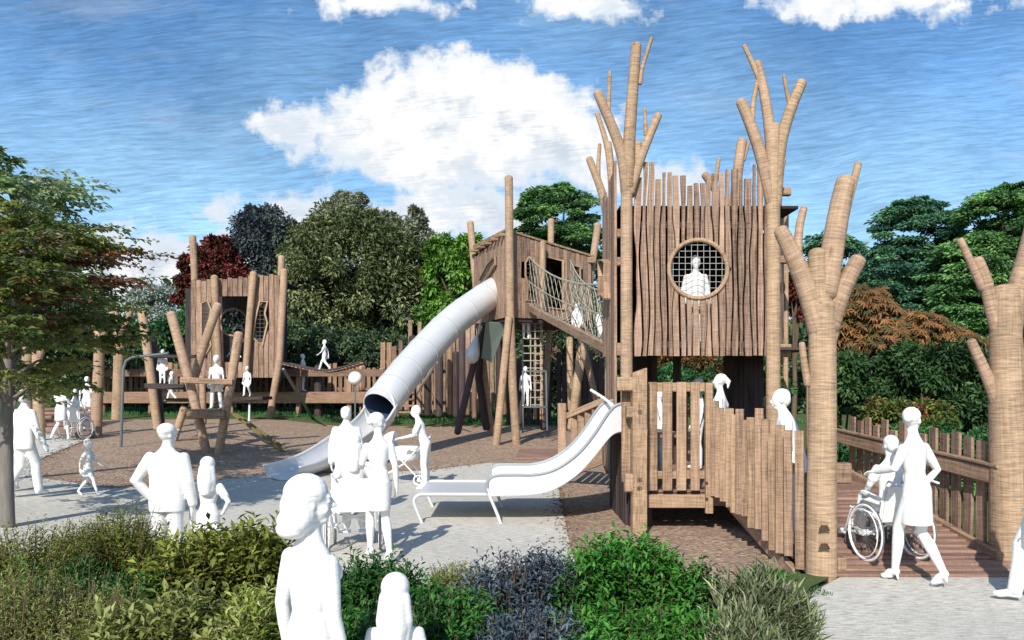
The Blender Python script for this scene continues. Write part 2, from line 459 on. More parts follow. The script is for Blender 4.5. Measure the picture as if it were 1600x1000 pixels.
# lower plank screens and back posts under the deck
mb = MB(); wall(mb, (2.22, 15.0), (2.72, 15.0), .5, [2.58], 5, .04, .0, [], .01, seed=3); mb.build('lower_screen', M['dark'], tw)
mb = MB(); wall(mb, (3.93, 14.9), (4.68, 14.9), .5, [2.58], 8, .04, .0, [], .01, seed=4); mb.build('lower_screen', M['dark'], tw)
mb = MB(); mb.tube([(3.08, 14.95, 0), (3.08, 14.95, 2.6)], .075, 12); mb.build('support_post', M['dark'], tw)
mb = MB(); mb.tube([(5.12, 15.0, 0), (5.14, 15.0, 5.3)], .05, 10); mb.build('support_post', M['board'], tw)
# bracket blocks
for (px, py, w, h, Y) in [(970, 365, 8, 13, 12.9), (970, 409, 8, 13, 12.9), (970, 546, 9, 20, 12.9), (1224, 406, 13, 12, 13.1), (1224, 548, 14, 20, 13.1), (983, 302, 10, 12, 12.95), (1224, 300, 14, 12, 13.2)]:
    mb = MB(); p = P(px, py, Y); mb.box(p, w*1.5*Y/F, .12, h*Y/F); mb.build('bracket_block', M['board'], tw)
# hooded window box on the left side
mb = MB(); p = P(950, 445, 14.2)
fr = [(1.70, 13.6, 3.5), (1.70, 14.05, 3.62), (1.70, 14.6, 3.66), (1.70, 14.5, 4.0), (1.70, 14.6, 4.3), (1.70, 14.0, 4.22), (1.70, 13.6, 4.12), (1.70, 13.7, 3.8)]
for i in range(8):
    a, b = Vector(fr[i]), Vector(fr[(i+1) % 8]); mb.beam(a-V(.06, 0, 0), b-V(.06, 0, 0), .03, .17, up=(1, 0, 0))
mb.build('window_box', M['board'], tw)
# the log posts of the tower
tree_post('', [(979, 800), (979, 600), (979, 330), (981, 262)], [
    ([(981, 290), (983, 223), (988, 150), (994, 72)], 10.5, 8), ([(1000, 130), (1004, 105), (1018, 60)], 3.6, 3),
    ([(979, 300), (972, 243), (955, 195), (934, 146)], 9.5, 7), ([(951, 182), (951, 155), (953, 113)], 4, 3),
    ([(985, 300), (1004, 240), (1028, 181)], 7.5, 6.3), ([(1009, 210), (1007, 170)], 3.3, 2.8),
    ([(996, 262), (997, 224)], 5, 5), ([(981, 328), (984, 290), (987, 238)], 5.5, 4.5)], 12.7, 9.5, 9, parent=tw)
tree_post('', [(1208, 790), (1208, 600), (1208, 330), (1208, 200)], [
    ([(1207, 250), (1202, 197), (1193, 140), (1184, 99)], 10, 6), ([(1188, 128), (1178, 104), (1163, 72)], 4.5, 3.4),
    ([(1211, 320), (1219, 230), (1234, 175), (1252, 130)], 10, 8), ([(1233, 160), (1229, 142), (1225, 119)], 3.4, 2.8),
    ([(1206, 315), (1188, 240), (1170, 188), (1158, 160)], 10, 8), ([(1175, 190), (1177, 160), (1184, 127)], 4.5, 3.4),
    ([(1209, 340), (1215, 290), (1223, 250)], 6.5, 5)], 12.75, 11, 10.5, parent=tw)
tree_post('', [(952, 640), (952, 420), (951, 340)], [
    ([(951, 350), (940, 300), (921, 249)], 7, 5.5), ([(935, 285), (935, 255), (937, 226)], 3.8, 2.8),
    ([(957, 400), (956, 288), (950, 225)], 6, 6), ([(955, 260), (945, 215), (933, 178)], 5, 3.5)], 15.3, 7, 7, parent=tw)
tree_post('', [(1140, 640), (1145, 420), (1150, 320)], [
    ([(1148, 330), (1152, 275), (1159, 221)], 8.5, 7.5), ([(1162, 250), (1170, 222)], 3, 2.5),
    ([(1146, 350), (1120, 300), (1102, 274)], 6.5, 6), ([(1116, 300), (1119, 275), (1123, 249)], 4, 3)], 15.4, 8, 8, parent=tw)
# ================================================================== RAMP, LOW PLATFORM, FENCES
RS = .187
def dz(y): return min(.53, max(.02, (y-8.4)*RS))
rp = thing('access_ramp', 'timber boarded ramp and low platform rising to the tall tower', 'ramp', (4.2, 10, 0))
mb = MB()
y = 8.42; i = 0
while y < 11.2:
    mb.beam((3.12+(11.2-y)*.0, y, dz(y)+.03), (5.5-(y-8.4)*.02, y, dz(y)+.03), .155, .035); y += .165
mb.build('ramp_boards', M['deck'], rp)
mb = MB()
for k in range(25): mb.beam((1.74, 11.3+k*.165, .545), (5.3, 11.3+k*.165, .545), .155, .035)
mb.build('platform_boards', M['deck'], rp)
for a, b in (((3.05, 8.6, -.02), (3.0, 11.2, .44)), ((5.42, 8.5, -.02), (5.3, 11.2, .44)), ((1.74, 11.2, .43), (5.3, 11.2, .43)), ((1.74, 15.2, .43), (5.3, 15.2, .43))):
    mb = MB(); mb.beam(a, b, .07, .165); mb.build('edge_joist', M['board'], rp)
# left picket fence
lf = thing('picket_fence', 'curving run of narrow wooden pickets on the near side of the ramp', 'fence', (2.95, 9.8, 0), 'picket fences')
pk_x = [1108, 1117, 1124, 1132, 1141, 1148, 1155, 1165, 1175, 1186, 1197, 1208, 1219, 1232, 1250]
pk_t = [637, 626, 637, 644, 638, 648, 639, 656, 652, 638, 655, 678, 664, 672, 673]
pk_b = [772, 775, 777, 783, 792, 801, 803, 806, 824, 826, 844, 859, 864, 868, 889]
mb = MB()
for i in range(15):
    Y = 11.15-2.62*(i/14)**1.0
    X0 = (pk_x[i]-800)/F*Y; zt = P(0, pk_t[i], Y).z; zb = P(0, pk_b[i], Y).z
    w = .092*(1+.12*(random.random()-.5))*(Y/9.8)*.98
    rz = math.radians(random.uniform(-8, 8)-24)
    d = Vector((math.cos(rz), math.sin(rz), 0))
    mb.beam((X0, Y, zb), (X0+random.uniform(-.012, .012), Y, zt), .045+.02*random.random(), w*1.14, up=d)
mb.build('pickets', M['board'], lf)
for a, b in (((2.84, 11.1, .75), (3.12, 8.6, .32)), ((2.84, 11.1, 1.4), (3.12, 8.6, 1.1))): mb = MB(); mb.beam(a, b, .05, .1); mb.build('fence_rail', M['board'], lf)
# gate front panel
gf = thing('platform_fence', 'short picket panel on the platform edge beside the bolted square post', 'fence', (2.3, 11.15, .4), 'picket fences')
mb = MB()
for (x0, x1) in [(1012, 1027), (1035, 1050), (1057, 1072), (1079, 1093)]:
    Y = 11.1; a, b = P(x0, 597, Y), P(x1, 766, Y); xm = (a.x+b.x)/2
    mb.beam((xm, Y, b.z), (xm, Y, a.z), abs(b.x-a.x), .035, up=(0, 1, 0))
mb.build('pickets', M['board'], gf)
for (t, b_) in [(598, 612), (736, 748)]:
    mb = MB(); z0, z1 = P(0, b_, 11.15).z, P(0, t, 11.15).z; mb.beam((1.82, 11.145, (z0+z1)/2), (2.72, 11.145, (z0+z1)/2), .045, z1-z0); mb.build('fence_rail', M['board'], gf)
mb = MB(); mb.beam((1.82, 11.05, .43), (2.66, 11.05, .43), .07, .175); mb.build('kick_board', M['board'], gf)
mb = MB(); mb.beam((2.72, 11.05, .27), (2.72, 11.05, P(0, 598, 11.05).z), .1, .1, up=(0, 1, 0)); mb.build('end_post', M['board'], gf)
for (px, py) in [(1104, 754), (1104, 779)]:
    mb = MB(); p = P(px, py, 10.99); mb.lathe([(.016, 0), (.016, .015)], p, (0, -1, 0), 10); mb.build('bolt', M['bolt'], gf)
gp = thing('square_post', 'thick square timber post with a slanted top and three bolt heads', 'post', (1.72, 10.9, 0))
mb = MB(); Y = 10.85
x0, x1 = P(987, 0, Y).x, P(1009, 0, Y).x
mb.prism([(x0, Y-.1, -.05), (x1, Y-.1, -.05), (x1, Y-.1, P(0, 575, Y).z), (x0, Y-.1, P(0, 583, Y).z)], (0, 1, 0), .2); mb.build('post_body', M['board'], gp)
for (px, py) in [(1000, 644), (999, 750), (999, 763)]:
    mb = MB(); p = P(px, py, Y-.1); mb.tube([p+V(.026*math.cos(t*.5236), -.004, .026*math.sin(t*.5236)) for t in range(12)], .005, 5, closed=True)
    mb.lathe([(.012, 0), (.012, .008)], p, (0, -1, 0), 8); mb.build('bolt', M['bolt'], gp)
for (px, py, w, h) in [(976, 600, 26, 22), (985, 644, 14, 19), (984, 754, 16, 28)]:
    mb = MB(); p = P(px, py, Y-.02); mb.box(p, w*Y/F, .15, h*Y/F); mb.build('bracket_block', M['board'], gp)
mb = MB(); mb.beam(P(978, 752, 11.0), P(978, 598, 11.0), .05, .12, up=(1, 0, 0)); mb.build('side_board', M['board'], gp)
# right fence with thick handrail
rf = thing('ramp_fence', 'broad picket fence with a thick handrail on the far side of the ramp', 'fence', (5.4, 10.7, 0), 'picket fences')
mb = MB(); y = 9.3; i = 0
tz = [1.37, 1.40, 1.44, 1.41, 1.47, 1.38, 1.43, 1.5, 1.38, 1.52, 1.42, 1.53, 1.47, 1.52, 1.6, 1.5]
while y < 12.7:
    x = 5.47-(y-8.9)*.045; mb.beam((x, y, dz(y)-.12), (x+.01, y, tz[i % 16]+.02), .035, .17, up=(0, 1, 0)); y += .245; i += 1
mb.build('pickets', M['plank'], rf)
mb = MB(); mb.beam(P(1566, 745, 8.9), P(1300, 679, 12.9), .16, .19); mb.build('handrail', M['board'], rf)
mb = MB(); mb.beam(P(1570, 729, 8.85)+V(-.05, 0, .0), P(1300, 668, 12.9)+V(-.05, 0, 0.0), .09, .03); mb.build('rail_cap', M['board'], rf)
mb = MB(); mb.beam((5.34, 8.75, .13), (5.25, 12.7, .68), .07, .15); mb.build('kick_board', M['board'], rf)
mb = MB(); a = P(1311, 739, 8.55); mb.box(a, .2, .16, .22); mb.build('rail_end', M['board'], rf)
mb = MB(); mb.box(P(1312, 885, 8.5), .09, .12, .2); mb.build('kerb_block', M['board'], rf)
# back platform fence seen under the tower
bf = thing('picket_fence', 'picket fence behind the low platform under the tall tower', 'fence', (3.5, 15.3, 0), 'picket fences')
mb = MB()
for k in range(17):
    x = 1.9+k*.2; mb.beam((x, 15.32, .5), (x, 15.32, 1.72+random.uniform(-.1, .15)), .13, .03, up=(0, 1, 0))
mb.build('pickets', M['far'], bf)
for z in (.95, 1.5): mb = MB(); mb.beam((1.9, 15.36, z), (5.3, 15.36, z), .05, .1); mb.build('fence_rail', M['far'], bf)
# right-hand fence continuing past the tower edge (tops beside post C)
for x, z in ((4.75, 2.2), (4.95, 1.95)): mb = MB(); mb.beam((x, 12.7, .5), (x, 12.7, z), .15, .05, up=(0, 1, 0)); mb.build('post_board', M['board'], bf)
# sloping fence left of the slide top
sf = thing('picket_fence', 'sloping rail fence climbing behind the open steel slide', 'fence', (1.2, 15.8, 0), 'picket fences')
mb = MB(); p = GP(878, 757); Y = p.y
mb.beam((p.x, Y, -.02), (p.x, Y, P(0, 630, Y).z), .17, .14, up=(0, 1, 0)); mb.build('fence_post', M['board'], sf)
for a, b in ((P(886, 650, Y), P(952, 622, 15.2)), (P(886, 742, Y), P(956, 715, 15.2))): mb = MB(); mb.beam(a, b, .06, .12); mb.build('fence_rail', M['board'], sf)
mb = MB()
for k in range(6):
    t = (k+.6)/6; x = 890+66*t; Yk = Y+(15.2-Y)*t; mb.beam(P(x, 745-28*t, Yk), P(x, 646-27*t, Yk), .13, .03, up=(0, 1, 0))
mb.build('pickets', M['board'], sf)
mt_ = thing('boarded_mat', 'low timber board square lying flat on the woodchip by the slide', 'board')
mb = MB()
q = [GP(805, 720), GP(812, 705), GP(872, 706), GP(875, 720)]
mb.prism([v+V(0, 0, .03) for v in q], (0, 0, 1), .05); mb.build('board_top', M['deck'], mt_)
# platform box below the slide head
mb = MB(); wall(mb, (1.66, 13.3), (1.66, 11.5), .0, [1.28], 12, .035, .0, [], .01, seed=31); wall(mb, (1.66, 11.45), (2.0, 11.45), .0, [1.28], 3, .035, .0, [], .01, seed=32)
mb.build('skirt_boards', M['dark'], rp)
mb = MB()
for k in range(12): mb.beam((1.7, 11.5+k*.155, 1.3), (2.5, 11.5+k*.155, 1.3), .145, .04)
mb.build('upper_boards', M['deck'], rp)
# big tree posts in front
c_ = tree_post('tall log post with sawn branches at the near end of the ramp', [(1283, 912), (1284, 760), (1285, 620), (1285, 480)], [
    ([(1284, 520), (1280, 450), (1277, 398)], 20, 14), ([(1290, 455), (1300, 395), (1311, 330), (1321, 285)], 19, 14.5),
    ([(1318, 345), (1328, 305), (1341, 257)], 7, 5.5), ([(1282, 520), (1262, 455), (1240, 400), (1221, 362)], 18, 11.5),
    ([(1246, 400), (1249, 355), (1256, 326)], 7, 5.5), ([(1297, 510), (1316, 455), (1340, 408)], 15, 12.5),
    ([(1289, 602), (1298, 540), (1309, 492)], 10, 7), ([(1262, 600), (1257, 570), (1253, 538)], 6, 5)], 8.42, 23.5, 20)
for py in (820, 848):
    mb = MB(); p = P(1277, py, 8.42)-V(0, .186, 0); mb.prism([p+V(-.06, 0, -.02), p+V(.06, 0, -.03), p+V(.03, 0, .03), p+V(-.03, 0, .03)], (0, -1, 0), .014); mb.build('notch', M['notch'], c_)
d_ = tree_post('thick log post at the right edge holding the ramp handrail', [(1580, 905), (1576, 720), (1572, 600), (1571, 460)], [
    ([(1578, 520), (1588, 460), (1606, 400), (1626, 320)], 17, 15), ([(1566, 540), (1552, 490), (1540, 440), (1528, 408)], 12, 9),
    ([(1535, 450), (1517, 410), (1501, 376)], 7, 5.5), ([(1562, 640), (1543, 590), (1518, 535)], 11, 7.5),
    ([(1590, 610), (1600, 570), (1612, 530)], 13, 10)], 8.95, 31, 21)
# ================================================================== OPEN STEEL SLIDE
def cat(pts, k=6):
    pts = [Vector(p) for p in pts]; q = []
    for i in range(len(pts)-1):
        for j in range(k):
            t = j/k; a = pts[max(0, i-1)]; b = pts[i]; c = pts[i+1]; d = pts[min(len(pts)-1, i+2)]
            q.append(.5*((2*b)+(c-a)*t+(2*a-5*b+4*c-d)*t*t+(3*b-a-3*c+d)*t**3))
    return q+[pts[-1]]
Y0, Y1 = 11.6, 13.15
sl = thing('open_slide', 'wide open steel slide with a flat bench end on tube legs', 'slide', (0, 12.4, 0))
bed = cat([(-1.38, 0, .45), (-.9, 0, .45), (-.3, 0, .45), (.3, 0, .47), (.62, 0, .55), (.95, 0, .76), (1.2, 0, 1.03), (1.4, 0, 1.28), (1.52, 0, 1.37), (1.66, 0, 1.39)], 5)
rail = cat([(-.36, 0, .52), (-.35, 0, .64), (-.24, 0, .72), (.05, 0, .73), (.35, 0, .735), (.65, 0, .82), (.95, 0, 1.03), (1.18, 0, 1.3), (1.38, 0, 1.6), (1.5, 0, 1.73), (1.66, 0, 1.78)], 5)
mb = MB(); n = len(bed); vs = []
for p in bed: vs += [(p.x, Y0, p.z), (p.x, Y1, p.z), (p.x, Y0, p.z-.03), (p.x, Y1, p.z-.03)]
fs = []
for i in range(n-1):
    a = i*4; b = a+4; fs += [(a, b, b+1, a+1), (a+2, a+3, b+3, b+2), (a, a+2, b+2, b), (a+1, b+1, b+3, a+3)]
fs += [(0, 1, 3, 2)]; mb.add(vs, fs); mb.build('slide_bed', M['steel_in'], sl, sharp=60)
for Y in (Y0, Y1):
    mb = MB(); vs = []; bb = [p for p in bed if p.x > -.36]
    m_ = 40
    def zat(c, x):
        for i in range(len(c)-1):
            if c[i].x <= x <= c[i+1].x: return c[i].z+(c[i+1].z-c[i].z)*(x-c[i].x)/max(1e-6, c[i+1].x-c[i].x)
        return c[-1].z if x > c[-1].x else c[0].z
    rr = [p for p in rail if p.x > -.34 ]
    for i in range(m_+1):
        x = -.33+(1.66+.33)*i/m_; vs += [(x, Y-.008, zat(bed, x)-.02), (x, Y-.008, zat(rr, x)), (x, Y+.008, zat(bed, x)-.02), (x, Y+.008, zat(rr, x))]
    fs = []
    for i in range(m_):
        a = i*4; b = a+4; fs += [(a, b, b+1, a+1), (a+2, a+3, b+3, b+2), (a+1, b+1, b+3, a+3), (a, a+2, b+2, b)]
    mb.add(vs, fs); mb.build('side_panel', M['steel'], sl)
    mb = MB(); mb.tube([(rail[0].x, Y, .45)]+[(p.x, Y, p.z) for p in rail], .024, 10); mb.build('side_rail', M['railsteel'], sl)
    mb = MB(); mb.tube(cat([(-.15, Y-.03, gz(0, Y)), (-.22, Y, .18), (-.32, Y, .42), (-.36, Y, .54)], 5), .024, 10); mb.build('leg', M['steel'], sl)
    mb = MB(); mb.tube(cat([(-1.29, Y, gz(0, Y)), (-1.38, Y, .22), (-1.42, Y, .36), (-1.35, Y, .44), (-1.2, Y, .45), (-.7, Y, .45), (-.34, Y, .45)], 5), .024, 10); mb.build('leg', M['steel'], sl)
mb = MB(); mb.tube([(1.3, Y1, 1.95), (1.5, Y1-.1, 1.82), (1.72, Y1-.35, 1.62)], .025, 8); mb.build('grab_rail', M['steel'], sl)
# ================================================================== MIDDLE TOWER with tube slide
C0, CL, CR = (-.13, 24.0), (-1.22, 26.8), (2.5, 25.5)
mt2 = thing('play_tower', 'middle timber play tower on splayed poles with the steel tube slide', 'play tower', (.6, 25.4, gz(0, 25)))
zc0 = 4.05
hole1 = Poly([(.9, 5.55), (1.9, 6.0), (2.3, 5.9), (1.5, 5.35), (1.0, 5.15)])
mb = MB(); LL = (Vector(CL)-Vector(C0)).length
tubec = Circ(LL*.52, 5.0, .42)
wall(mb, CL, C0, zc0, [6.3+i*.03 for i in range(10)], 16, .05, .01, [Circ(1.35, 4.95, .40)], .02, seed=21); wl = mb.build('side_wall', M['plank'], mt2)
LR = (Vector(CR)-Vector(C0)).length
def prx(px): # distance along right wall for a pixel column
    k = (px-800)/F; d = (Vector(CR)-Vector(C0)).normalized(); return (k*C0[1]-C0[0])/(d.x-k*d.y)
def prz(s, py): return HC-(py-HZ)/F*(C0[1]+(Vector(CR)-Vector(C0)).normalized().y*s)
def w2(px, py): s = prx(px); return (s, prz(s, py))
winA = Poly([w2(819, 412), w2(824, 403), w2(832, 404), w2(836, 425), w2(834, 445), w2(837, 465), w2(834, 470), w2(821, 470), w2(823, 445), w2(819, 430)])
door = Poly([w2(850, 402), w2(878, 408), w2(878, 484), w2(850, 480)])
winB = Poly([w2(893, 415), w2(904, 418), w2(905, 440), w2(894, 437)])
mb = MB(); wall(mb, C0, CR, zc0, [6.58-.5*i/11 for i in range(12)], 20, .05, .006, [winA, door, winB], .02, seed=22); wr = mb.build('front_wall', M['plank'], mt2)
for h in (winA, winB):
    mb = MB(); frame_of(mb, C0, CR, h, .035, .07, 4); mb.build('window_frame', M['board'], wr)
    mb = MB(); net_of(mb, C0, CR, h, .13, .006, .03); mb.build('window_net', M['dmesh'], wr)
mb = MB(); frame_of(mb, C0, CR, door, .05, .06, 4); mb.build('door_frame', M['board'], wr)
# slanted box window on left wall
bx = Poly([(.75, 5.45), (1.55, 5.85), (2.2, 6.0), (2.25, 5.75), (1.6, 5.5), (.8, 5.15)])
mb = MB(); frame_of(mb, CL, C0, bx, .05, .12, 4); wf_ = mb.build('window_frame', M['board'], wl)
mb = MB(); mb.prism([on_wall(CL, C0, s, z, .06) for s, z in bx.p], (0, 0, 0) if 0 else (on_wall(CL, C0, 0, 0, 1)-on_wall(CL, C0, 0, 0, 0)), .01); mb.build('dark_opening_sheet', M['shade'], wl)  # dark sheet on the uncut wall stands for the shaded opening
mb = MB(); net_of(mb, CL, C0, bx, .12, .008, .11); mb.build('window_net', M['dmesh'], wl)
bk = (CL[0]+CR[0]-C0[0], CL[1]+CR[1]-C0[1])
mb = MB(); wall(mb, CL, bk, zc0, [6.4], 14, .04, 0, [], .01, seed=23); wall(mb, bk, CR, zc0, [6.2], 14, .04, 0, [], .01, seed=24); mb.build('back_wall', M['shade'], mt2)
mb = MB()
pl = [Vector((*C0, 6.62)), Vector((*CR, 6.1)), Vector((*bk, 6.1)), Vector((*CL, 6.62))]
ctr = sum(pl, Vector())/4; pl = [ctr+(p-ctr)*1.06 for p in pl]
mb.prism(pl, (0, 0, 1), .06); mb.build('roof', M['board'], mt2)
mb = MB()
for i in range(9):
    t = (i+.5)/9; p = Vector((*CL, 6.5)).lerp(Vector((*C0, 6.56)), t); mb.beam(p+V(-.22, -.1, -.02+.03*(i % 2)), p+V(.5, .2, .05), .12, .1)
mb.build('rafter_ends', M['board'], mt2)
mb = MB(); mb.prism([(*C0, zc0), (*CR, zc0), (*bk, zc0), (*CL, zc0)], (0, 0, -1), .12); mb.build('floor', M['dark'], mt2)
def pole(par, pts, Y, r, mt='log', name='pole'):
    mb = MB(); pp = [P(p[0], p[1], p[2] if len(p) > 2 else Y) for p in pts]; pp = [V(p.x, p.y, max(p.z, gz(p.x, p.y)-.02)) for p in pp]
    mb.tube(pp, [r*Y/F*1.05, r*Y/F] if len(pp) > 2 else [r*Y/F*1.05, r*Y/F], 12); return mb.build(name, M[mt], par)
for pts, Y, r, mt in [([(807, 694), (801, 600), (797, 480), (795, 279)], 23.75, 6.6, 'log'), ([(775, 699), (785, 600), (795, 498)], 23.6, 5.8, 'log'),
    ([(735, 349), (742, 430), (749, 510), (767, 677)], 26.9, 5.2, 'log'), ([(715, 675, 25), (735, 590, 25.6), (758, 500, 26.4)], 25.2, 5.2, 'dark'),
    ([(861, 345), (860, 480), (850, 660)], 28, 4.8, 'log'), ([(934, 352), (922, 440), (905, 560), (900, 665)], 25.8, 5.4, 'log'),
    ([(848, 380), (847, 487)], 24.3, 4.5, 'board'), ([(833, 500), (842, 570), (849, 668)], 27, 5.5, 'dark'), ([(815, 500), (824, 560), (812, 660)], 27.5, 4, 'dark'), ([(752, 500), (748, 590), (760, 668)], 26.6, 6, 'dark')]:
    pole(mt2, pts, Y, r, mt)
for x in (922,):
    mb = MB(); p = P(x, 407, 25.5); mb.box(p, .25, .25, .2); mb.build('bracket_block', M['board'], mt2)
# chute board and egg net beneath
mb = MB(); mb.prism([P(759, 503, 24.6), P(792, 506, 24.6), P(769, 566, 25.4), P(752, 560, 25.4)], (0, 1, .3), .1); mb.build('chute_board', M['greenpanel'], mt2)
mb = MB(); a, b = P(746, 522, 25), P(744, 571, 25)
mb.lathe([(.02, 0), (.07, -.14), (.15, -.38), (.22, -.62), (.21, -.83), (.12, -.95), (.03, -.98)], P(746, 521, 25.3), (.22, 0, 1), 14); a = P(746, 521, 25.3); mb.tube([a-V(0, 0, .05), V(a.x+.12, a.y, 4.1)], .02, 6)
o_ = mb.build('hanging_pod', M['steel'], None); tag(o_, 'pale teardrop net pod hanging under the middle tower', 'play pod')
# tube slide
tb = thing('tube_slide', 'long silver tube slide coming down from the middle tower', 'slide', (-3, 20, 0))
path = cat([P(784, 449, 25.6), P(757, 466, 24.9), P(706, 504, 23.5), P(655, 558, 21.9), P(618, 603, 20.6), P(593, 637, 19.9)], 8)
def tube_shell(mb, pts, r, a0=0, a1=2*math.pi, seg=28, th=.02, sq=None):
    n = len(pts); vs = []
    closed = abs(a1-a0-2*math.pi) < 1e-3; m = seg if closed else seg+1
    for sgn, rr in ((0, r), (1, r-th)):
        for i, p in enumerate(pts):
            d = (pts[min(n-1, i+1)]-pts[max(0, i-1)]).normalized(); S = d.cross(V(0, 0, 1)).normalized(); U = S.cross(d)
            for k in range(m):
                a = a0+(a1-a0)*k/seg; vs.append(p+(S*math.cos(a)+U*math.sin(a)*(sq[i] if sq else 1))*rr)
    fs = []; o = n*m
    for i in range(n-1):
        for k in range(seg):
            q = (k+1) % m
            fs.append((i*m+k, i*m+q, (i+1)*m+q, (i+1)*m+k)); fs.append((o+i*m+k, o+(i+1)*m+k, o+(i+1)*m+q, o+i*m+q))
    for i in (0, n-1):
        for k in range(seg):
            q = (k+1) % m; fs.append((i*m+k, o+i*m+k, o+i*m+q, i*m+q) if i == 0 else (i*m+k, i*m+q, o+i*m+q, o+i*m+k))
    if not closed:
        for i in range(n-1):
            for k in (0, seg): fs.append((i*m+k, (i+1)*m+k, o+(i+1)*m+k, o+i*m+k))
    mb.add(vs, fs)
mb = MB(); tube_shell(mb, path, .45); mb.build('tube', M['steel'], tb, sharp=50)
mb = MB(); tube_shell(mb, path[1:-1]+[path[-1]-(path[-1]-path[-2]).normalized()*.03], .426, th=.008); mb.build('shaded_tube_inside', M['tube_shade'], tb, sharp=50)  # added inner shell; its dark colour stands for the shade in the tube
mb = MB()
for i in list(range(3, len(path)-2, 5)):
    d = (path[i+1]-path[i-1]).normalized(); tube_shell(mb, [path[i]-d*.02, path[i]+d*.02], .462, th=.02)
mb.build('joint_rings', M['joint'], tb, sharp=50)
d = (path[-1]-path[-2]).normalized(); e = path[-1]
mb = MB(); S = d.cross(V(0, 0, 1)).normalized(); U = S.cross(d)
mb.tube([e+(S*math.cos(t)+U*math.sin(t))*.45+d*(-.25*math.sin(t)) for t in [2*math.pi*k/32 for k in range(32)]], .03, 6, closed=True); mb.build('mouth_rim', M['steel'], tb)
tr = cat([e-d*.1, e+d*.5, P(548, 678, 18.7), P(508, 704, 17.8), P(470, 721, 17.1), P(440, 729, 16.5)], 6)
mb = MB(); tube_shell(mb, tr, .45, math.pi*.98, 2.02*math.pi, 20, sq=[1-.36*(i/(len(tr)-1))**1.4 for i in range(len(tr))]); mb.build('run_out_trough', M['steel_in'], tb, sharp=50)
for sg in (-1, 1):
    mb = MB(); pts = []
    for i, p in enumerate(tr):
        dd = (tr[min(len(tr)-1, i+1)]-tr[max(0, i-1)]).normalized(); S_ = dd.cross(V(0, 0, 1)).normalized(); pts.append(p+S_*.45*sg)
    mb.tube(pts, .03, 8); mb.build('trough_rail', M['steel'], tb)
# ================================================================== NET BRIDGE
nb = thing('net_bridge', 'rope net bridge with a long timber beam between the two towers', 'rope bridge', (2, 20, 0))
a0, b0 = P(829, 482, 24.2), P(946, 543, 15.0)
a1, b1 = a0+V(1.2, .7, 0), b0+V(0.0, 1.0, 0); b1 = V(1.75, 15.9, b0.z)
mb = MB(); mb.beam(a0, b0, .12, .20); mb.build('side_beam', M['board'], nb)
mb = MB(); mb.beam(a1, b1, .12, .18); mb.build('side_beam', M['board'], nb)
ta, tb_ = P(851, 405, 24.3), P(944, 450, 15.1)
def nbp(s, t):  # t 0..1 across U section
    A = a0.lerp(b0, s); B = a1.lerp(b1, s); sag = 4*s*(1-s)
    H = (ta.z-a0.z)*(1-s)+(tb_.z-b0.z)*s-.25*sag
    if t < .36: u = 1-t/.36; return A+V(-.05, 0, H*u+.06)
    if t > .64: u = (t-.64)/.36; return B+V(.05, 0, H*u+.06)
    u = (t-.36)/.28; return A.lerp(B, u)+V(0, 0, -.25*4*u*(1-u)+.04)
mb = MB(); NS, NTt = 46, 18
for k in range(-NTt, NS, 3):
    for sg in (1, -1):
        pts = []
        for j in range(NTt+1):
            i = k+j
            if 0 <= i <= NS: pts.append(nbp(i/NS, j/NTt if sg > 0 else 1-j/NTt))
        if len(pts) > 1: mb.tube(pts, .0095, 4, cap=None)
mb.build('rope_net', M['rope'], nb)
mb = MB()
for t in (0, .18, .82, 1): mb.tube([nbp(i/30, t) for i in range(31)], .022 if t in (0, 1) else .014, 5, cap=None)
mb.build('hand_rope', M['rope'], nb)
for pts, Y, r in [([(911, 545), (903, 590), (893, 668)], 20, 7), ([(914, 552), (932, 625)], 20.5, 5), ([(890, 530), (891, 600), (892, 640)], 24, 5)]:
    pole(nb, pts, Y, r, 'log', 'support_pole')
# rope ladder frame
lad = thing('rope_ladder', 'rope climbing ladder with a steel frame under the middle tower', 'climbing net', (.4, 24.3, gz(0, 24)))
mb = MB()
for (x0, y0, x1, y1) in [(817, 580, 817, 676), (853, 580, 855, 672), (817, 580, 853, 580), (817, 636, 855, 636)]:
    mb.tube([P(x0, y0, 24.2), P(x1, y1, 24.2)], .03, 6)
mb.build('steel_frame', M['greysteel'], lad)
mb = MB()
for x in (817, 829, 836, 845): mb.tube([P(x, 500, 24.9), P(x, 636, 24.3)], .02, 4)
for k in range(12): mb.tube([P(815, 506+k*11.5, 24.8-.04*k), P(847, 506+k*11.5, 24.8-.04*k)], .02, 4)
mb.build('rope_grid', M['rope'], lad)
mb = MB(); 
for x in (836, 846): mb.beam(P(x, 500, 25.2), P(x, 655, 25.2), .1, .1, up=(0, 1, 0))
for k in range(9): mb.beam(P(834, 512+k*14, 25.15), P(848, 512+k*14, 25.15), .06, .06)
mb.build('timber_ladder', M['board'], lad)
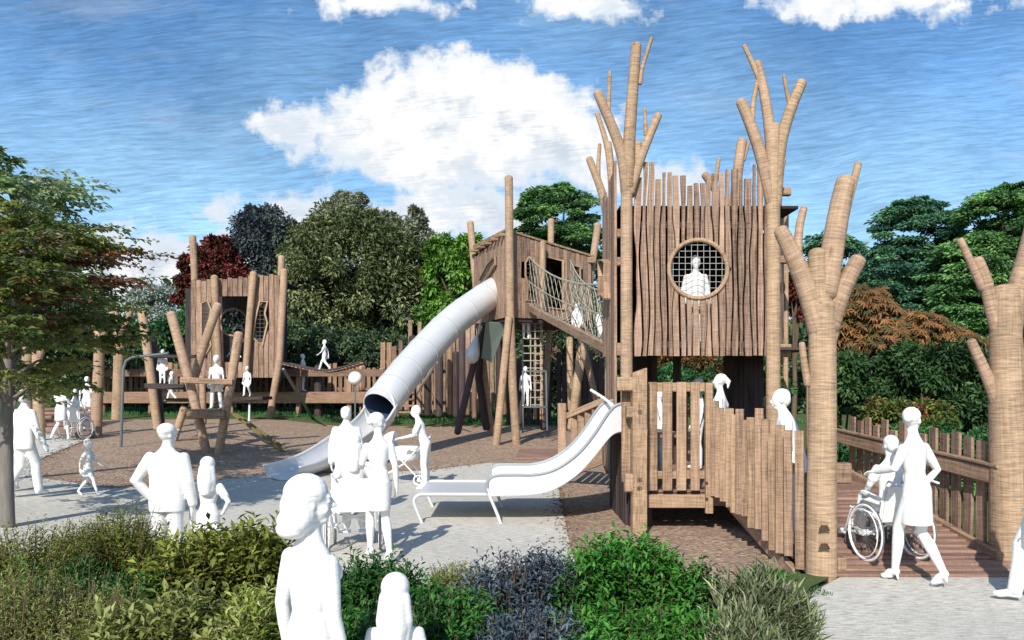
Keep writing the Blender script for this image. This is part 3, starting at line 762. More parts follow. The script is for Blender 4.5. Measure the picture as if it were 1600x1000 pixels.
# ================================================================== LEFT TOWER
Yl = 31.0
def X(px, Y): return (px-800)/F*Y
def Z(py, Y): return HC-(py-HZ)/F*Y
lt = thing('play_tower', 'left timber play tower on legs with a big square doorway and two wavy netted windows', 'play tower', (X(372, 31), 32, gz(-10, 32)))
la, lb = (X(299, Yl), Yl), (X(437, Yl), Yl)
def wl_(px, py): return (X(px, Yl)-la[0], Z(py, Yl))
dr = Poly([wl_(345, 463), wl_(387, 463), wl_(387, 566), wl_(345, 566)])
wA = Poly([wl_(316, 474), wl_(326, 470), wl_(331, 484), wl_(327, 510), wl_(331, 540), wl_(322, 556), wl_(316, 540)])
wB = Poly([wl_(407, 471), wl_(419, 472), wl_(415, 490), wl_(419, 505), wl_(411, 541), wl_(397, 528), wl_(400, 500)])
mb = MB(); wall(mb, la, lb, Z(590, Yl), [Z(438-10*i/15+2*(i % 2), Yl) for i in range(16)], 17, .06, .01, [dr, wA, wB], .03, seed=41)
lw = mb.build('front_wall', M['plank'], lt)
for h in (wA, wB):
    mb = MB(); frame_of(mb, la, lb, h, .045, .09, 4); mb.build('window_frame', M['log'], lw)
    mb = MB(); net_of(mb, la, lb, h, .16, .007, .03); mb.build('window_net', M['dmesh'], lw)
mb = MB(); wall(mb, lb, (X(447, 34), 34), Z(592, Yl), [Z(427, Yl)], 10, .05, .0, [], .02, seed=42); mb.build('side_wall', M['dark'], lt)
lc = (X(301, 34)-.3, 34); ld = (X(447, 34), 34)
hc_ = Circ(X(366, 34)-lc[0], Z(504, 34), 20*34/F)
mb = MB(); wall(mb, lc, ld, 2.3, [6.1], 20, .05, .0, [hc_], .004, seed=43); bw_ = mb.build('back_wall', M['dark'], lt)
mb = MB(); frame_of(mb, lc, ld, Circ(hc_.c, hc_.z, hc_.r+.03), .05, .07, 6); mb.build('window_frame', M['board'], bw_)
mb = MB(); mb.box(((la[0]+lb[0])/2, 32.6, 2.33), lb[0]-la[0], 3.0, .1); mb.build('floor', M['dark'], lt)
mb = MB(); mb.box(((la[0]+lb[0])/2, 32.6, 6.1), lb[0]-la[0], 2.8, .06); mb.build('roof', M['dark'], lt)
for pts, Y, r, mt in [([(301, 371), (304, 430), (308, 664)], 32, 5.2, 'log'), ([(440, 403), (436, 560), (430, 655)], 34.5, 5, 'log'), ([(444, 424), (437, 560), (421, 664)], 30.7, 5.5, 'log'),
    ([(335, 434), (339, 520), (343, 590)], 30.75, 5.5, 'log'), ([(396, 428), (389, 510), (384, 582)], 30.75, 5.3, 'log'), ([(430, 590), (430, 655)], 33, 5, 'dark'), ([(419, 590), (417, 650)], 34, 4, 'dark'),
    ([(318, 590), (320, 655)], 33.5, 5, 'dark'), ([(372, 566), (374, 648)], 34, 4, 'dark')]:
    pole(lt, pts, Y, r, mt)
mb = MB(); mb.beam(P(370, 624, 29.5), P(418, 622, 29.5), 1.2, .12); mb.build('step_platform', M['dark'], lt)
mb = MB(); mb.tube([P(390, 626, 29.3), GP(389, 660)], .04, 8); mb.build('step_post', M['steel'], lt)
# leaning log climber
cf = thing('log_climber', 'climbing frame of leaning logs with cross beams on the woodchip', 'climbing frame', tuple(GP(330, 705)))
for pts, Y, r, mt in [([(268, 492), (297, 600), (323, 709)], 20.6, 8.2, 'log'), ([(373, 523), (358, 615), (341, 711)], 20.4, 7.6, 'log'), ([(340, 478), (320, 535), (303, 592)], 21.2, 7.4, 'log'),
    ([(222, 487), (235, 580), (246, 668)], 23.4, 7.4, 'log'), ([(240, 530), (246, 600), (253, 664)], 23.8, 5.6, 'dark'), ([(287, 640), (279, 665), (271, 690)], 21.9, 6.5, 'log'), ([(316, 590), (318, 660)], 23.8, 5.5, 'log')]:
    pole(cf, pts, Y, r*.88, mt, 'log')
for (a, b, Y, w, h, mt) in [((283, 594), (364, 597), 20.3, .14, .15, 'board'), ((235, 557), (323, 557), 21.6, .12, .09, 'dark'), ((236, 603), (296, 605), 21.8, .8, .14, 'dark'), ((293, 648), (352, 648), 20.15, .16, .2, 'board'),
    ((262, 625), (298, 625), 22, .3, .1, 'dark'), ((292, 641), (350, 641), 20.6, .75, .06, 'deck')]:
    mb = MB(); mb.beam(P(*a, Y), P(*b, Y), w, h); mb.build('beam', M[mt], cf)
ap = thing('arched_pole', 'tall thin steel pole with a bent top beside the leaning logs', 'pole', tuple(GP(189, 700)))
mb = MB(); g = GP(189, 700); Y = g.y; mb.tube([g, P(192, 600, Y), P(193, 576, Y), P(197, 564, Y), P(206, 558, Y), P(228, 556, Y), P(262, 552, Y)], .035, 8); mb.build('steel_tube', M['greysteel'], ap)
bb_ = thing('balance_rails', 'pair of sloping olive balance rails reaching down to the woodchip', 'balance rails', tuple(GP(440, 708)))
for o in (0, 5):
    mb = MB(); g = GP(443+o*.5, 708-o); mb.beam(P(364+o, 647, 24.5), g+V(0, 0, .04), .07, .07); mb.build('rail', M['olive'], bb_)
mb = MB(); mb.tube([P(443, 577, 27), GP(489, 655)], .055, 8); o_ = mb.build('slide_pole', M['greysteel']); tag(o_, 'grey green steel pole leaning beside the left tower', 'pole')
mb = MB(); g = GP(633, 645); mb.tube([P(682, 566, 25), g], .05, 8); o_ = mb.build('steel_prop', M['steel']); tag(o_, 'thin pale steel pole leaning behind the tube slide', 'pole')
# suspension bridge
sb = thing('plank_bridge', 'sagging plank footbridge on ropes right of the left tower', 'bridge', (-7, 28, 0))
pts = cat([P(443, 569, 29), P(475, 576, 28.8), P(505, 581, 28.6), P(535, 576, 28.4), P(565, 567, 28.2)], 6)
mb = MB()
for i, p in enumerate(pts): mb.box(p+V(0, .4, 0), .10, .9, .05)
mb.build('planks', M['plank'], sb)
mb = MB(); mb.tube([p+V(0, -.05, .05) for p in pts], .035, 6); mb.tube([p+V(0, .85, .05) for p in pts], .035, 6); mb.build('bridge_rope', M['dark'], sb)
for px in (497, 566):
    mb = MB(); g = GP(px, 652); mb.tube([g, P(px, 575, g.y)], .16, 12); mb.build('support_post', M['dark'] if px < 500 else M['log'], sb)
# raised boardwalk with fence behind
bwk = thing('boardwalk', 'raised timber boardwalk with a deep edge beam behind the left tower', 'boardwalk', (-12, 33, 0))
Yb = 32.5
def zb(x): return 1.62
xb0, xb1 = X(140, Yb), X(600, Yb)
mb = MB(); mb.beam((xb0, Yb+.6, 1.7), (xb1, Yb+.6, 1.7), 1.3, .06); mb.build('walkway_boards', M['deck'], bwk)
mb = MB(); mb.beam((xb0, Yb-.08, 1.48), (xb1, Yb-.08, 1.48), .1, .42); mb.build('edge_beam', M['far'], bwk)
mb = MB(); mb.beam((xb0, Yb-.08, 2.5), (xb1, Yb-.08, 2.5), .08, .3); mb.build('front_rail', M['far'], bwk)
for px in (160, 235, 360, 466, 545, 596):
    mb = MB(); x = X(px, Yb); mb.beam((x, Yb+.1, .3), (x, Yb+.1, 2.7), .2, .2, up=(0, 1, 0)); mb.build('post', M['far'], bwk)
def pickets(x0, y0, x1, y1, zb0, zt, step, w, mt, name='picket_fence', label='', jit=.15, th=.04, rail=True, seed=2):
    R = random.Random(seed)
    root = thing(name, label, 'fence', ((x0+x1)/2, (y0+y1)/2, zb0), 'picket fences')
    L = math.hypot(x1-x0, y1-y0); n = int(L/step); d = V((x1-x0)/L, (y1-y0)/L, 0); N = V(d.y, -d.x, 0); mb = MB()
    for i in range(n):
        p = V(x0, y0, 0)+d*step*(i+.5); ln = R.uniform(-.02, .02)
        mb.beam(p+V(0, 0, zb0), p+V(ln, 0, zt+R.uniform(-jit, jit)), w*R.uniform(.8, 1.12), th, up=N)
    mb.build('pickets', M[mt], root)
    if rail:
        mb = MB()
        for f in (.25, .75): z = zb0+(zt-zb0)*f; mb.beam(V(x0, y0, z)-N*.06, V(x1, y1, z)-N*.06, .06, .12)
        mb.build('fence_rail', M[mt], root)
    return root
pickets(X(140, 34), 33.9, X(596, 34), 33.9, 1.5, 2.85, .24, .16, 'far', label='long picket fence standing on the boardwalk behind the left tower', jit=.12)
pickets(X(596, 33), 32.6, X(690, 33), 32.6, 1.0, 3.6, .24, .18, 'far', label='picket fence glimpsed under the middle of the tube slide', jit=.3, seed=5)
pickets(X(636, 33), 33.2, X(800, 33), 33.2, .9, 4.4, .20, .17, 'plank', label='tall stockade of rough planks under the tube slide', jit=.45, th=.08, rail=False, seed=6)
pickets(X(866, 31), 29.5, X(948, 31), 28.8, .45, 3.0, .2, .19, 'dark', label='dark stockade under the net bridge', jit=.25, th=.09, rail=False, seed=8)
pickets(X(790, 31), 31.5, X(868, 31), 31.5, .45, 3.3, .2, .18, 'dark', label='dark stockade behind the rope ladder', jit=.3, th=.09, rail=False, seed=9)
stk = thing('log_stockade', 'row of upright dark logs below the top of the tube slide', 'stockade', (-3, 31, .5))
for i, px in enumerate([645, 668, 686, 703, 712, 722, 731, 741, 780, 788]):
    pole(stk, [(px, random.uniform(520, 560)), (px, 652-random.uniform(0, 8))], 30+random.uniform(-1, 1), random.uniform(4, 6), random.choice(['dark', 'far', 'dark']), 'log')
stp = thing('wooden_steps', 'small timber steps beneath the tube slide', 'steps', tuple(GP(632, 650)))
for k in range(5):
    mb = MB(); Y = 29; mb.beam(P(622, 604+k*10, Y), P(646, 604+k*10, Y), .25, .07); mb.build('tread', M['far'], stp)
for x in (622, 646):
    mb = MB(); mb.beam(P(x, 597, 29), P(x, 651, 29), .07, .1, up=(0, 1, 0)); mb.build('side_rail', M['far'], stp)
# left log trees
for lab, base, brs, g in [
    ('left tall log post with forked branches behind the wheelchair group', [(150, 682), (153, 600), (156, 520)], [([(155, 535), (166, 510), (175, 490)], 6, 4.5), ([(155, 530), (146, 505), (138, 492)], 5, 4)], 0),
    ('log post with forked branches nearest the arched pole', [(183, 655), (185, 590), (187, 515)], [([(187, 525), (198, 503), (206, 482)], 5, 4), ([(187, 520), (182, 498), (181, 482)], 4.5, 3.5), ([(186, 530), (176, 512)], 4, 3)], 0),
    ('log post in the shade left of the wheelchair group', [(62, 690), (60, 620), (58, 545)], [([(60, 560), (72, 535), (80, 512)], 5.5, 4), ([(58, 560), (48, 530)], 5, 4)], 0),
    ('slimmer log post in the shade beside the left wheelchair', [(44, 672), (42, 600), (44, 520)], [([(43, 540), (52, 515)], 4, 3)], 0)]:
    b = GP(*base[0]); tree_post(lab, base, brs, b.y, 8.5, 7.5)
# boarded ramp side behind wheelchair group
lr = thing('access_ramp', 'short boarded ramp beside the left log posts', 'ramp', (X(137, 26), 26, gz(-14, 26)))
mb = MB()
for k in range(7): mb.beam(P(62, 676-k*6, 25.5+.3*k), P(152, 676-k*6.5, 25.5+.3*k), .3, .1)
mb.build('ramp_boards', M['deck'], lr)
# far right picket at ramp-post side + globe spinner
sp = thing('globe_spinner', 'small white ball shaped spinner behind the tube slide mouth', 'spinner', tuple(GP(555, 650)))
mb = MB(); p = P(555, 591, 28); mb.lathe([(.24*math.sin(math.pi*k/12), -.24*math.cos(math.pi*k/12)) for k in range(1, 12)], p, (0, 0, 1), 18); mb.build('ball', M['white'], sp)
mb = MB(); mb.tube([V(p.x, p.y, gz(p.x, p.y)), p-V(0, 0, .2)], .03, 8); mb.build('stem', M['greysteel'], sp)
# ================================================================== FIGURES
def rotx(p, o, a):
    p = Vector(p)-Vector(o); c, s = math.cos(a), math.sin(a)
    return Vector((p.x, p.y*c+p.z*s, -p.y*s+p.z*c))+Vector(o)
figs = []
class Fig:
    def __init__(s): s.mb = MB()
    def cap(s, a, b, r0, r1, seg=14): s.mb.tube([a, b], [r0, r1], seg)
    def limb(s, pts, rad):
        pts = [Vector(p) for p in pts]; s.mb.tube(pts, rad, 14)
    def ell(s, c, r, seg=18, rot=None):
        c = Vector(c); vs = []; n = 10
        for i in range(1, n):
            a = math.pi*i/n
            for k in range(seg):
                b = 2*math.pi*k/seg; v = Vector((r[0]*math.sin(a)*math.cos(b), r[1]*math.sin(a)*math.sin(b), r[2]*math.cos(a)))
                if rot: v = rot @ v
                vs.append(c+v)
        t = Vector((0, 0, r[2])); 
        if rot: t = rot @ t
        vs.append(c+t); vs.append(c-t); m = len(vs)
        fs = [(i*seg+k, (i+1)*seg+k, (i+1)*seg+(k+1) % seg, i*seg+(k+1) % seg) for i in range(n-2) for k in range(seg)]
        fs += [(m-2, k, (k+1) % seg) for k in range(seg)]+[(m-1, (n-2)*seg+(k+1) % seg, (n-2)*seg+k) for k in range(seg)]
        s.mb.add(vs, fs)
    def loft(s, rings, seg=24):
        vs = []
        for c, rx, ry in rings:
            for k in range(seg):
                a = 2*math.pi*k/seg; vs.append((c[0]+rx*math.cos(a), c[1]+ry*math.sin(a), c[2]))
        n = len(rings)
        fs = [(i*seg+k, i*seg+(k+1) % seg, (i+1)*seg+(k+1) % seg, (i+1)*seg+k) for i in range(n-1) for k in range(seg)]
        fs += [tuple(range(seg))[::-1], tuple((n-1)*seg+k for k in range(seg))]
        s.mb.add(vs, fs)
def person(label, px, Y, z0, H, yaw, hair='short', top='shirt', bottom='trousers', legs='stand', arms=None, face=0, lean=0, child=False, x=None, pitch=0, heels=False, group=None, wide=1.0, sit=False):
    """unit height figure facing +y; yaw in degrees (0 = away from the camera, 90 = to the left, -90 = to the right)"""
    f = Fig(); hs = 1.07+(.22 if child else 0)          # children have a bigger head
    vox = max(.0062, min(.022, Y*.0011))
    tk = max(0, vox*.9/H)                               # minimum radius so that far fingers survive
    O = (0, 0, .52); L = math.radians(lean)
    W = wide
    sk = 1
    dzv = -.255 if sit else 0
    def up(p): return rotx(p, O, L)
    # torso
    fem = bottom in ('skirt', 'dress')
    hipw = .098*W if fem else .088*W; waist = (.066 if fem else .078)*W
    rings = [((0, 0, .455), .06*W, .05), ((0, 0, .49), hipw*.94, .062), ((0, -.006, .53), hipw, .068), ((0, 0, .58), (hipw+waist)/2, .06), ((0, .003, .63), waist, .053), ((0, .006, .69), .083*W, .06), ((0, .004, .75), .096*W, .064), ((0, 0, .775), .099*W, .056), ((0, -.002, .80), .080*W, .046), ((0, -.003, .825), .052*W, .038), ((0, -.002, .845), .034, .033), ((0, 0, .86), .029, .031), ((0, .004, .885), .03, .031)]
    if top == 'jacket':
        rings = [((0, 0, .44), .105*W, .075), ((0, 0, .5), .108*W, .078), ((0, 0, .6), .102*W, .075), ((0, .003, .7), .108*W, .077), ((0, .003, .77), .115*W, .07), ((0, 0, .805), .1*W, .055), ((0, -.003, .83), .062, .045), ((0, 0, .86), .036, .036), ((0, .004, .885), .03, .031)]
    if child: rings = [((c[0], c[1], c[2]), rx*1.0, ry*1.08) for c, rx, ry in rings]
    seg = 24; vs = []
    for c, rx, ry in rings:
        for k in range(seg):
            a = 2*math.pi*k/seg; q = Vector((c[0]+rx*math.cos(a), c[1]+ry*math.sin(a), c[2]))
            vs.append(up(q) if q.z > .52 else q)
    n = len(rings); f.mb.add(vs, [(i*seg+k, i*seg+(k+1) % seg, (i+1)*seg+(k+1) % seg, (i+1)*seg+k) for i in range(n-1) for k in range(seg)]+[tuple(range(seg))[::-1], tuple((n-1)*seg+k for k in range(seg))])
    if fem:
        for sx in (-1, 1): f.ell(up((sx*.04, .045, .735)), (.036, .03, .034))
    # legs
    LG = {'stand': [((.05, 0, .5), (.056, .012, .285), (.06, -.004, .045), 0), ((-.05, 0, .5), (-.056, .012, .285), (-.06, -.004, .045), 0)],
          'apart': [((.055, 0, .5), (.075, .012, .285), (.095, -.004, .045), 0), ((-.055, 0, .5), (-.075, .012, .285), (-.095, -.004, .045), 0)],
          'walk': [((.045, 0, .5), (.05, .085, .30), (.05, .115, .045), 0), ((-.045, 0, .5), (-.05, .0, .28), (-.05, -.14, .075), -35)],
          'walk2': [((-.045, 0, .5), (-.045, .085, .30), (-.035, .115, .045), 0), ((.045, 0, .5), (.045, .0, .28), (.04, -.14, .075), -35)],
          'stride': [((.045, 0, .5), (.05, .12, .31), (.05, .20, .06), 10), ((-.045, 0, .5), (-.05, -.04, .29), (-.05, -.21, .1), -40)],
          'sit': [((.05, .02, .51), (.06, .235, .52), (.06, .26, .30), 0), ((-.05, .02, .51), (-.06, .235, .52), (-.06, .26, .30), 0)]}[legs]
    slim = bottom in ('skirt', 'dress')
    for hip, kn, an, ft in LG:
        hip, kn, an = Vector(hip), Vector(kn), Vector(an)
        r = (.05, .041, .031, .034, .020) if slim else (.058, .046, .04, .041, .034)
        if top == 'jacket': r = (.062, .052, .046, .045, .04)
        m1 = hip.lerp(kn, .5); m2 = kn.lerp(an, .35)+V(0, -.006, 0)
        f.limb([hip, m1, kn, m2, an], list(r))
        a = math.radians(ft); fd = V(0, math.cos(a), math.sin(a))
        h = .016 if not heels else .03
        heel = an-fd*.018+V(0, 0, -.028); toe = an+fd*.10+V(0, 0, -.032-(.004 if ft == 0 else 0))
        if heels:
            heel = an+V(0, -.012, -.006); toe = an+fd*.085+V(0, 0, -.05+.02*(ft < 0)); f.limb([heel, heel+V(0, -.008, -.045)], [.012, .006])
        f.limb([heel, (heel+toe)/2+V(0, 0, .006), toe-fd*.02, toe], [.021, .022, .021, .014])
        for sx in (-1, 1): f.limb([an+fd*.03+V(sx*.008, 0, -.026+(-.012 if heels else 0)), toe-fd*.014+V(sx*.010, 0, .001)], [.017, .014])
    if bottom == 'skirt' or bottom == 'dress':
        kz = .33 if not child else .36
        if legs == 'sit': f.loft([((0, .1, .44), .1, .17), ((0, .08, .52), .1, .15), ((0, 0, .58), .08, .06)])
        else: f.loft([((0, 0, kz), .098*W+(.03 if child else 0), .085), ((0, 0, kz+.03), .1*W+(.025 if child else 0), .086), ((0, 0, .46), .103*W, .078), ((0, -.004, .53), .1*W, .072), ((0, 0, .6), waist+.008, .058)])
    if bottom == 'shorts':
        for sx in (-1, 1): f.limb([(sx*.05, 0, .5), (sx*.06, .01, .34)], [.06, .056])
    # arms
    A = {'hang': ((.135, -.012, .635), (.152, .02, .485), (.15, .03, .43)), 'out': ((.16, -.01, .65), (.21, .03, .50), (.235, .045, .45)),
         'push': ((.125, .04, .655), (.09, .19, .62), (.085, .235, .615)), 'hip': ((.20, -.03, .67), (.115, .035, .6), (.09, .06, .585)),
         'fwd': ((.12, .05, .66), (.08, .17, .70), (.07, .21, .715)), 'back': ((.13, -.07, .65), (.12, -.09, .50), (.12, -.08, .45)),
         'up': ((.16, .03, .90), (.15, .05, 1.04), (.15, .055, 1.08)), 'lap': ((.14, .03, .66), (.10, .15, .575), (.07, .19, .57)),
         'hold': ((.16, 0, .66), (.235, .01, .56), (.27, .015, .53)), 'pocket': ((.185, -.03, .64), (.12, .03, .53), (.10, .045, .51)),
         'swing': ((.125, .04, .645), (.13, .14, .56), (.13, .18, .54)), 'side': ((.19, 0, .72), (.27, .02, .63), (.30, .02, .60))}
    arms = arms or ('hang', 'hang')
    for sx, am in ((-1, arms[0]), (1, arms[1])):
        el, wr, hd = [Vector((sx*q[0], q[1], q[2])) for q in A[am]]
        sh = up((sx*.096*W, -.002, .79 if top == 'jacket' else .772))
        d0 = up(Vector((sx*.098*W, 0, .79)))-Vector((sx*.098*W, 0, .79))
        el, wr, hd = el+d0+V(sx*.098*(W-1), 0, 0), wr+d0+V(sx*.098*(W-1), 0, 0), hd+d0+V(sx*.098*(W-1), 0, 0)
        if top == 'jacket': f.limb([sh, sh.lerp(el, .5), el, el.lerp(wr, .5), wr.lerp(hd, -.05)], [.042, .04, .037, .034, .03])
        else: f.limb([sh, sh.lerp(el, .5), el, el.lerp(wr, .4), wr], [.034, .03, .023, .022, .0155])
        if top == 'shirt': f.limb([sh, sh.lerp(el, .62)], [.038, .037])
        d = (hd-wr).normalized(); side = V(0, 1, 0) if abs(d.y) < .75 else V(-sx, 0, 0); side = (side-d*side.dot(d)).normalized(); nrm = d.cross(side)
        rot = Matrix((side, nrm, d)).transposed()
        f.ell(wr+d*.027, (.021, .0105, .031), 12, rot)
        curl = nrm*sx*(-.30)
        if (curl.x*sx) > 0: curl = -curl
        gripping = am in ('push', 'fwd', 'lap')
        if gripping: curl = V(0, 0, -.75)
        for q in range(4):
            b = wr+d*.05+side*(.0155-.0105*q); l1 = (.024, .027, .025, .020)[q]; r = max(.0052, tk)
            k1 = b+(d+curl*.5).normalized()*l1; k2 = k1+(d*.7+curl).normalized()*l1*.85
            f.limb([b-d*.012, b, k1, k2], [r*1.1, r*1.1, r, r*.85])
        b = wr+d*.018+side*.018; r = max(.0062, tk); k1 = b+(d*.7+side*.75).normalized()*.022; f.limb([b-side*.006, b, k1, k1+(d+curl*.3).normalized()*.018], [r*1.2, r*1.1, r, r*.85])
    # head (built in its own frame and then turned)
    nk = up((0, .002, .875)); fa = math.radians(face); pi_ = math.radians(pitch)
    Rz = Matrix.Rotation(fa, 3, 'Z') @ Matrix.Rotation(-pi_, 3, 'X')
    def hd_(p): return nk+Rz @ (Vector(p)*hs)
    def he(c, r): f.ell(hd_(c), tuple(q*hs for q in r), 18, Rz)
    f.limb([up((0, 0, .83)), nk, hd_((0, .0, .03))], [.031, .027, .028])
    he((0, -.004, .072), (.041, .052, .052)); he((0, .012, .045), (.034, .040, .045))      # skull, face
    he((0, .030, .012), (.020, .018, .014))                                                # chin
    f.limb([hd_((0, .050, .068)), hd_((0, .061, .048))], [.006*hs, .0085*hs])               # nose
    he((0, .050, .026), (.014, .007, .0045)); he((0, .050, .031), (.012, .008, .004))       # mouth
    he((0, .046, .075), (.030, .006, .005))                                                # brow
    for sx in (-1, 1):
        he((sx*.041, -.004, .052), (.006, .012, .016)); he((sx*.015, .046, .062), (.007, .006, .005))
        he((sx*.020, .036, .040), (.012, .010, .012))
    if hair == 'short': he((0, -.012, .083), (.046, .054, .047)); he((0, -.030, .06), (.040, .034, .045))
    if hair == 'bob':
        he((0, -.014, .086), (.053, .060, .052)); he((0, -.034, .05), (.058, .048, .056)); he((0, -.040, .012), (.066, .050, .040)); he((0, -.050, -.010), (.060, .042, .026)); he((0, -.030, .03), (.062, .050, .05))
    if hair == 'long':
        he((0, -.012, .082), (.050, .058, .050)); he((0, -.034, .03), (.052, .036, .07)); f.limb([hd_((0, -.035, .03)), hd_((0, -.048, -.05)), hd_((0, -.052, -.11))], [.045*hs, .05*hs, .038*hs])
        for sx in (-1, 1): f.limb([hd_((sx*.028, -.03, .05)), hd_((sx*.034, -.035, -.03)), hd_((sx*.032, -.045, -.10))], [.026*hs, .03*hs, .02*hs])
    if hair == 'bun': he((0, -.012, .082), (.047, .056, .048)); he((0, -.062, .07), (.024, .022, .024))
    if hair == 'tail':
        he((0, -.012, .082), (.047, .056, .048)); f.limb([hd_((0, -.055, .085)), hd_((0, -.078, .06)), hd_((0, -.07, .0))], [.018*hs, .02*hs, .008*hs])
    if hair == 'cap': he((0, -.006, .088), (.050, .058, .044)); he((0, .048, .085), (.036, .036, .008))
    # into the world
    yw = math.radians(yaw); Rw = Matrix.Rotation(yw, 3, 'Z')
    x = (px-800)/F*Y if x is None else x
    base = V(x, Y, z0 if z0 is not None else gz(x, Y)+.03)
    if sit: base = base+V(0, 0, 0)
    minz = min(q[2] for q in f.mb.v) if not sit else 0
    if not sit: H = H/(max(q[2] for q in f.mb.v)-minz)
    f.mb.v = [tuple(Rw @ (Vector(q)*H-V(0, 0, minz*H))) for q in f.mb.v]
    me = D.meshes.new('person'); me.from_pydata(f.mb.v, [], f.mb.f)
    o = D.objects.new('person', me); COL.objects.link(o); o.location = base
    r = o.modifiers.new('r', 'REMESH'); r.mode = 'VOXEL'; r.voxel_size = vox; r.use_smooth_shade = True
    sm = o.modifiers.new('s', 'SMOOTH'); sm.factor = .5; sm.iterations = 3 if Y > 5 else 4
    tag(o, label, 'person', group)
    figs.append(o); return o
PG = 'white figures of visitors'
person('woman in front with bobbed hair seen from behind, face turned right', 485, 3.6, None, 1.62, -40, 'bob', 'vest', 'dress', 'stand', ('hang', 'hang'), face=-30, group=PG, wide=.84)
person('child with long straight hair at the bottom edge beside the front woman', 618, 3.8, None, 1.13, 2, 'long', 'vest', 'dress', 'stand', child=True, group=PG)
person('man in a bulky jacket and cap holding the hand of a small girl', 261, 8.25, None, 1.62, -4, 'cap', 'jacket', 'trousers', 'stand', ('pocket', 'hang'), face=-30, group=PG, wide=1.12)
person('small long haired girl beside the man in the cap', 325, 8.35, None, 1.27, 5, 'long', 'shirt', 'skirt', 'walk', ('hang', 'pocket'), child=True, group=PG)
person('adult with swinging arms walking on the left path beside the grey trunk', 38, 13.0, None, 1.76, -20, 'short', 'jacket', 'trousers', 'walk', ('out', 'out'), face=10, group=PG)
person('small child beside the adult at the left edge of the path', 14, 13.3, None, 1.2, 10, 'short', 'shirt', 'shorts', 'walk', ('hang', 'out'), child=True, group=PG)
person('small child striding right alone on the left path', 138, 13.7, None, 1.0, -92, 'short', 'shirt', 'skirt', 'stride', ('swing', 'back'), child=True, group=PG)
person('woman pushing a wheelchair between the left log posts', 95, 21.6, None, 1.66, -15, 'bob', 'shirt', 'skirt', 'walk', ('push', 'push'), group=PG)
person('seated person in the wheelchair by the left log posts', 118, 22.2, None, 1.6, -12, 'short', 'shirt', 'trousers', 'sit', ('lap', 'lap'), group=PG, sit=True)
person('person standing on the ramp beyond the left wheelchair', 136, 27.2, None, 1.65, 10, 'short', group=PG)
person('man in a loose shirt seen from behind in front of the tube slide', 541, 12.3, None, 1.68, -6, 'short', 'jacket', 'trousers', 'stand', ('hang', 'hang'), group=PG)
person('person with a ponytail seated in the wheelchair before the tube slide', 553, 9.75, None, 1.62, 10, 'long', 'shirt', 'trousers', 'sit', ('lap', 'lap'), group=PG, sit=True)
person('woman in a fitted dress and heels pushing the middle wheelchair', 592, 9.15, None, 1.70, 22, 'bun', 'vest', 'dress', 'walk2', ('push', 'hang'), face=-70, group=PG, heels=True, lean=4, wide=.82)
person('slim woman leaning over a pushchair by the tube slide', 665, 15.3, None, 1.62, 84, 'short', 'shirt', 'trousers', 'stand', ('push', 'push'), lean=17, pitch=15, group=PG)
person('woman in a knee length dress and heels pushing the right wheelchair onto the ramp', 1432, 8.05, None, 1.79, 28, 'bun', 'vest', 'dress', 'walk2', ('push', 'pocket'), face=-75, heels=True, lean=4, group=PG, wide=.9)
person('seated person in the wheelchair at the foot of the ramp', 1388, 8.85, .10, 1.55, 10, 'short', 'shirt', 'trousers', 'sit', ('lap', 'lap'), group=PG, sit=True)
person('person cut off by the right edge, walking on the pale path', 1625, 7.25, None, 1.70, 60, 'long', 'jacket', 'dress', 'walk', ('hang', 'out'), group=PG)
person('child looking out of the round window of the tall tower', 1087, 13.08, 2.66, 1.5, 178, 'short', 'jacket', child=True, group=PG)
person('person leaning forward behind the near picket fence on the ramp', 1243, 9.4, dz(9.4)+.05, 1.76, 72, 'short', 'jacket', 'trousers', 'stand', ('hang', 'hang'), lean=14, pitch=8, group=PG)
person('woman with a ponytail standing on the low platform, hand on hip', 1125, 12.1, .57, 1.64, 65, 'tail', 'shirt', 'skirt', 'stand', ('hang', 'hip'), group=PG)
person('person mostly hidden behind the picket panel, top of head showing', 1090, 13.9, .57, 1.6, 90, 'short', group=PG)
person('person hidden behind the left slats of the picket panel', 1030, 13.2, .57, 1.4, 90, 'short', group=PG)
person('child standing in the steel frame at the foot of the rope ladder', 821, 24.25, P(821, 635, 24.2).z, 1.22, 180, 'short', child=True, group=PG)
person('child at the top of the rope ladder under the middle tower floor', 822, 24.8, P(822, 530, 24.8).z, 1.3, 180, 'short', child=True, group=PG)
ya = 19.5
person('child inside the middle of the net bridge', 902, 18.4, P(0, 530, 18.4).z, .84, 180, 'long', 'jacket', child=True, group=PG)
person('child in the net bridge nearest the tall tower', 938, 16.2, P(0, 528, 16.2).z, .62, 150, 'short', 'jacket', child=True, group=PG)
person('child standing on the lower beam between the leaning logs', 338, 20.6, P(0, 640, 20.6).z, 1.42, 175, 'short', 'shirt', 'trousers', 'apart', ('hang', 'hang'), child=True, group=PG)
person('child standing on the dark platform behind the leaning logs', 254, 21.8, P(0, 600, 21.8).z, .95, 190, 'short', 'shirt', 'trousers', 'stand', child=True, group=PG)
person('child leaning out of the doorway of the left tower', 366, 31.6, 2.4, 1.45, 150, 'short', 'shirt', 'trousers', 'stand', ('hold', 'hold'), child=True, group=PG)
person('child stepping under the doorway of the left tower', 386, 29.6, P(0, 620, 29.6).z, 1.15, 170, 'short', 'shirt', 'shorts', 'walk', child=True, group=PG)
person('child walking between beams behind the leaning logs', 268, 31, P(0, 628, 31).z, 1.2, 80, 'short', 'shirt', 'shorts', 'stride', child=True, group=PG)
person('person in profile standing on the boardwalk right of the left tower', 473, 32.9, 1.74, 1.56, -80, 'short', 'jacket', 'trousers', 'stand', group=PG)
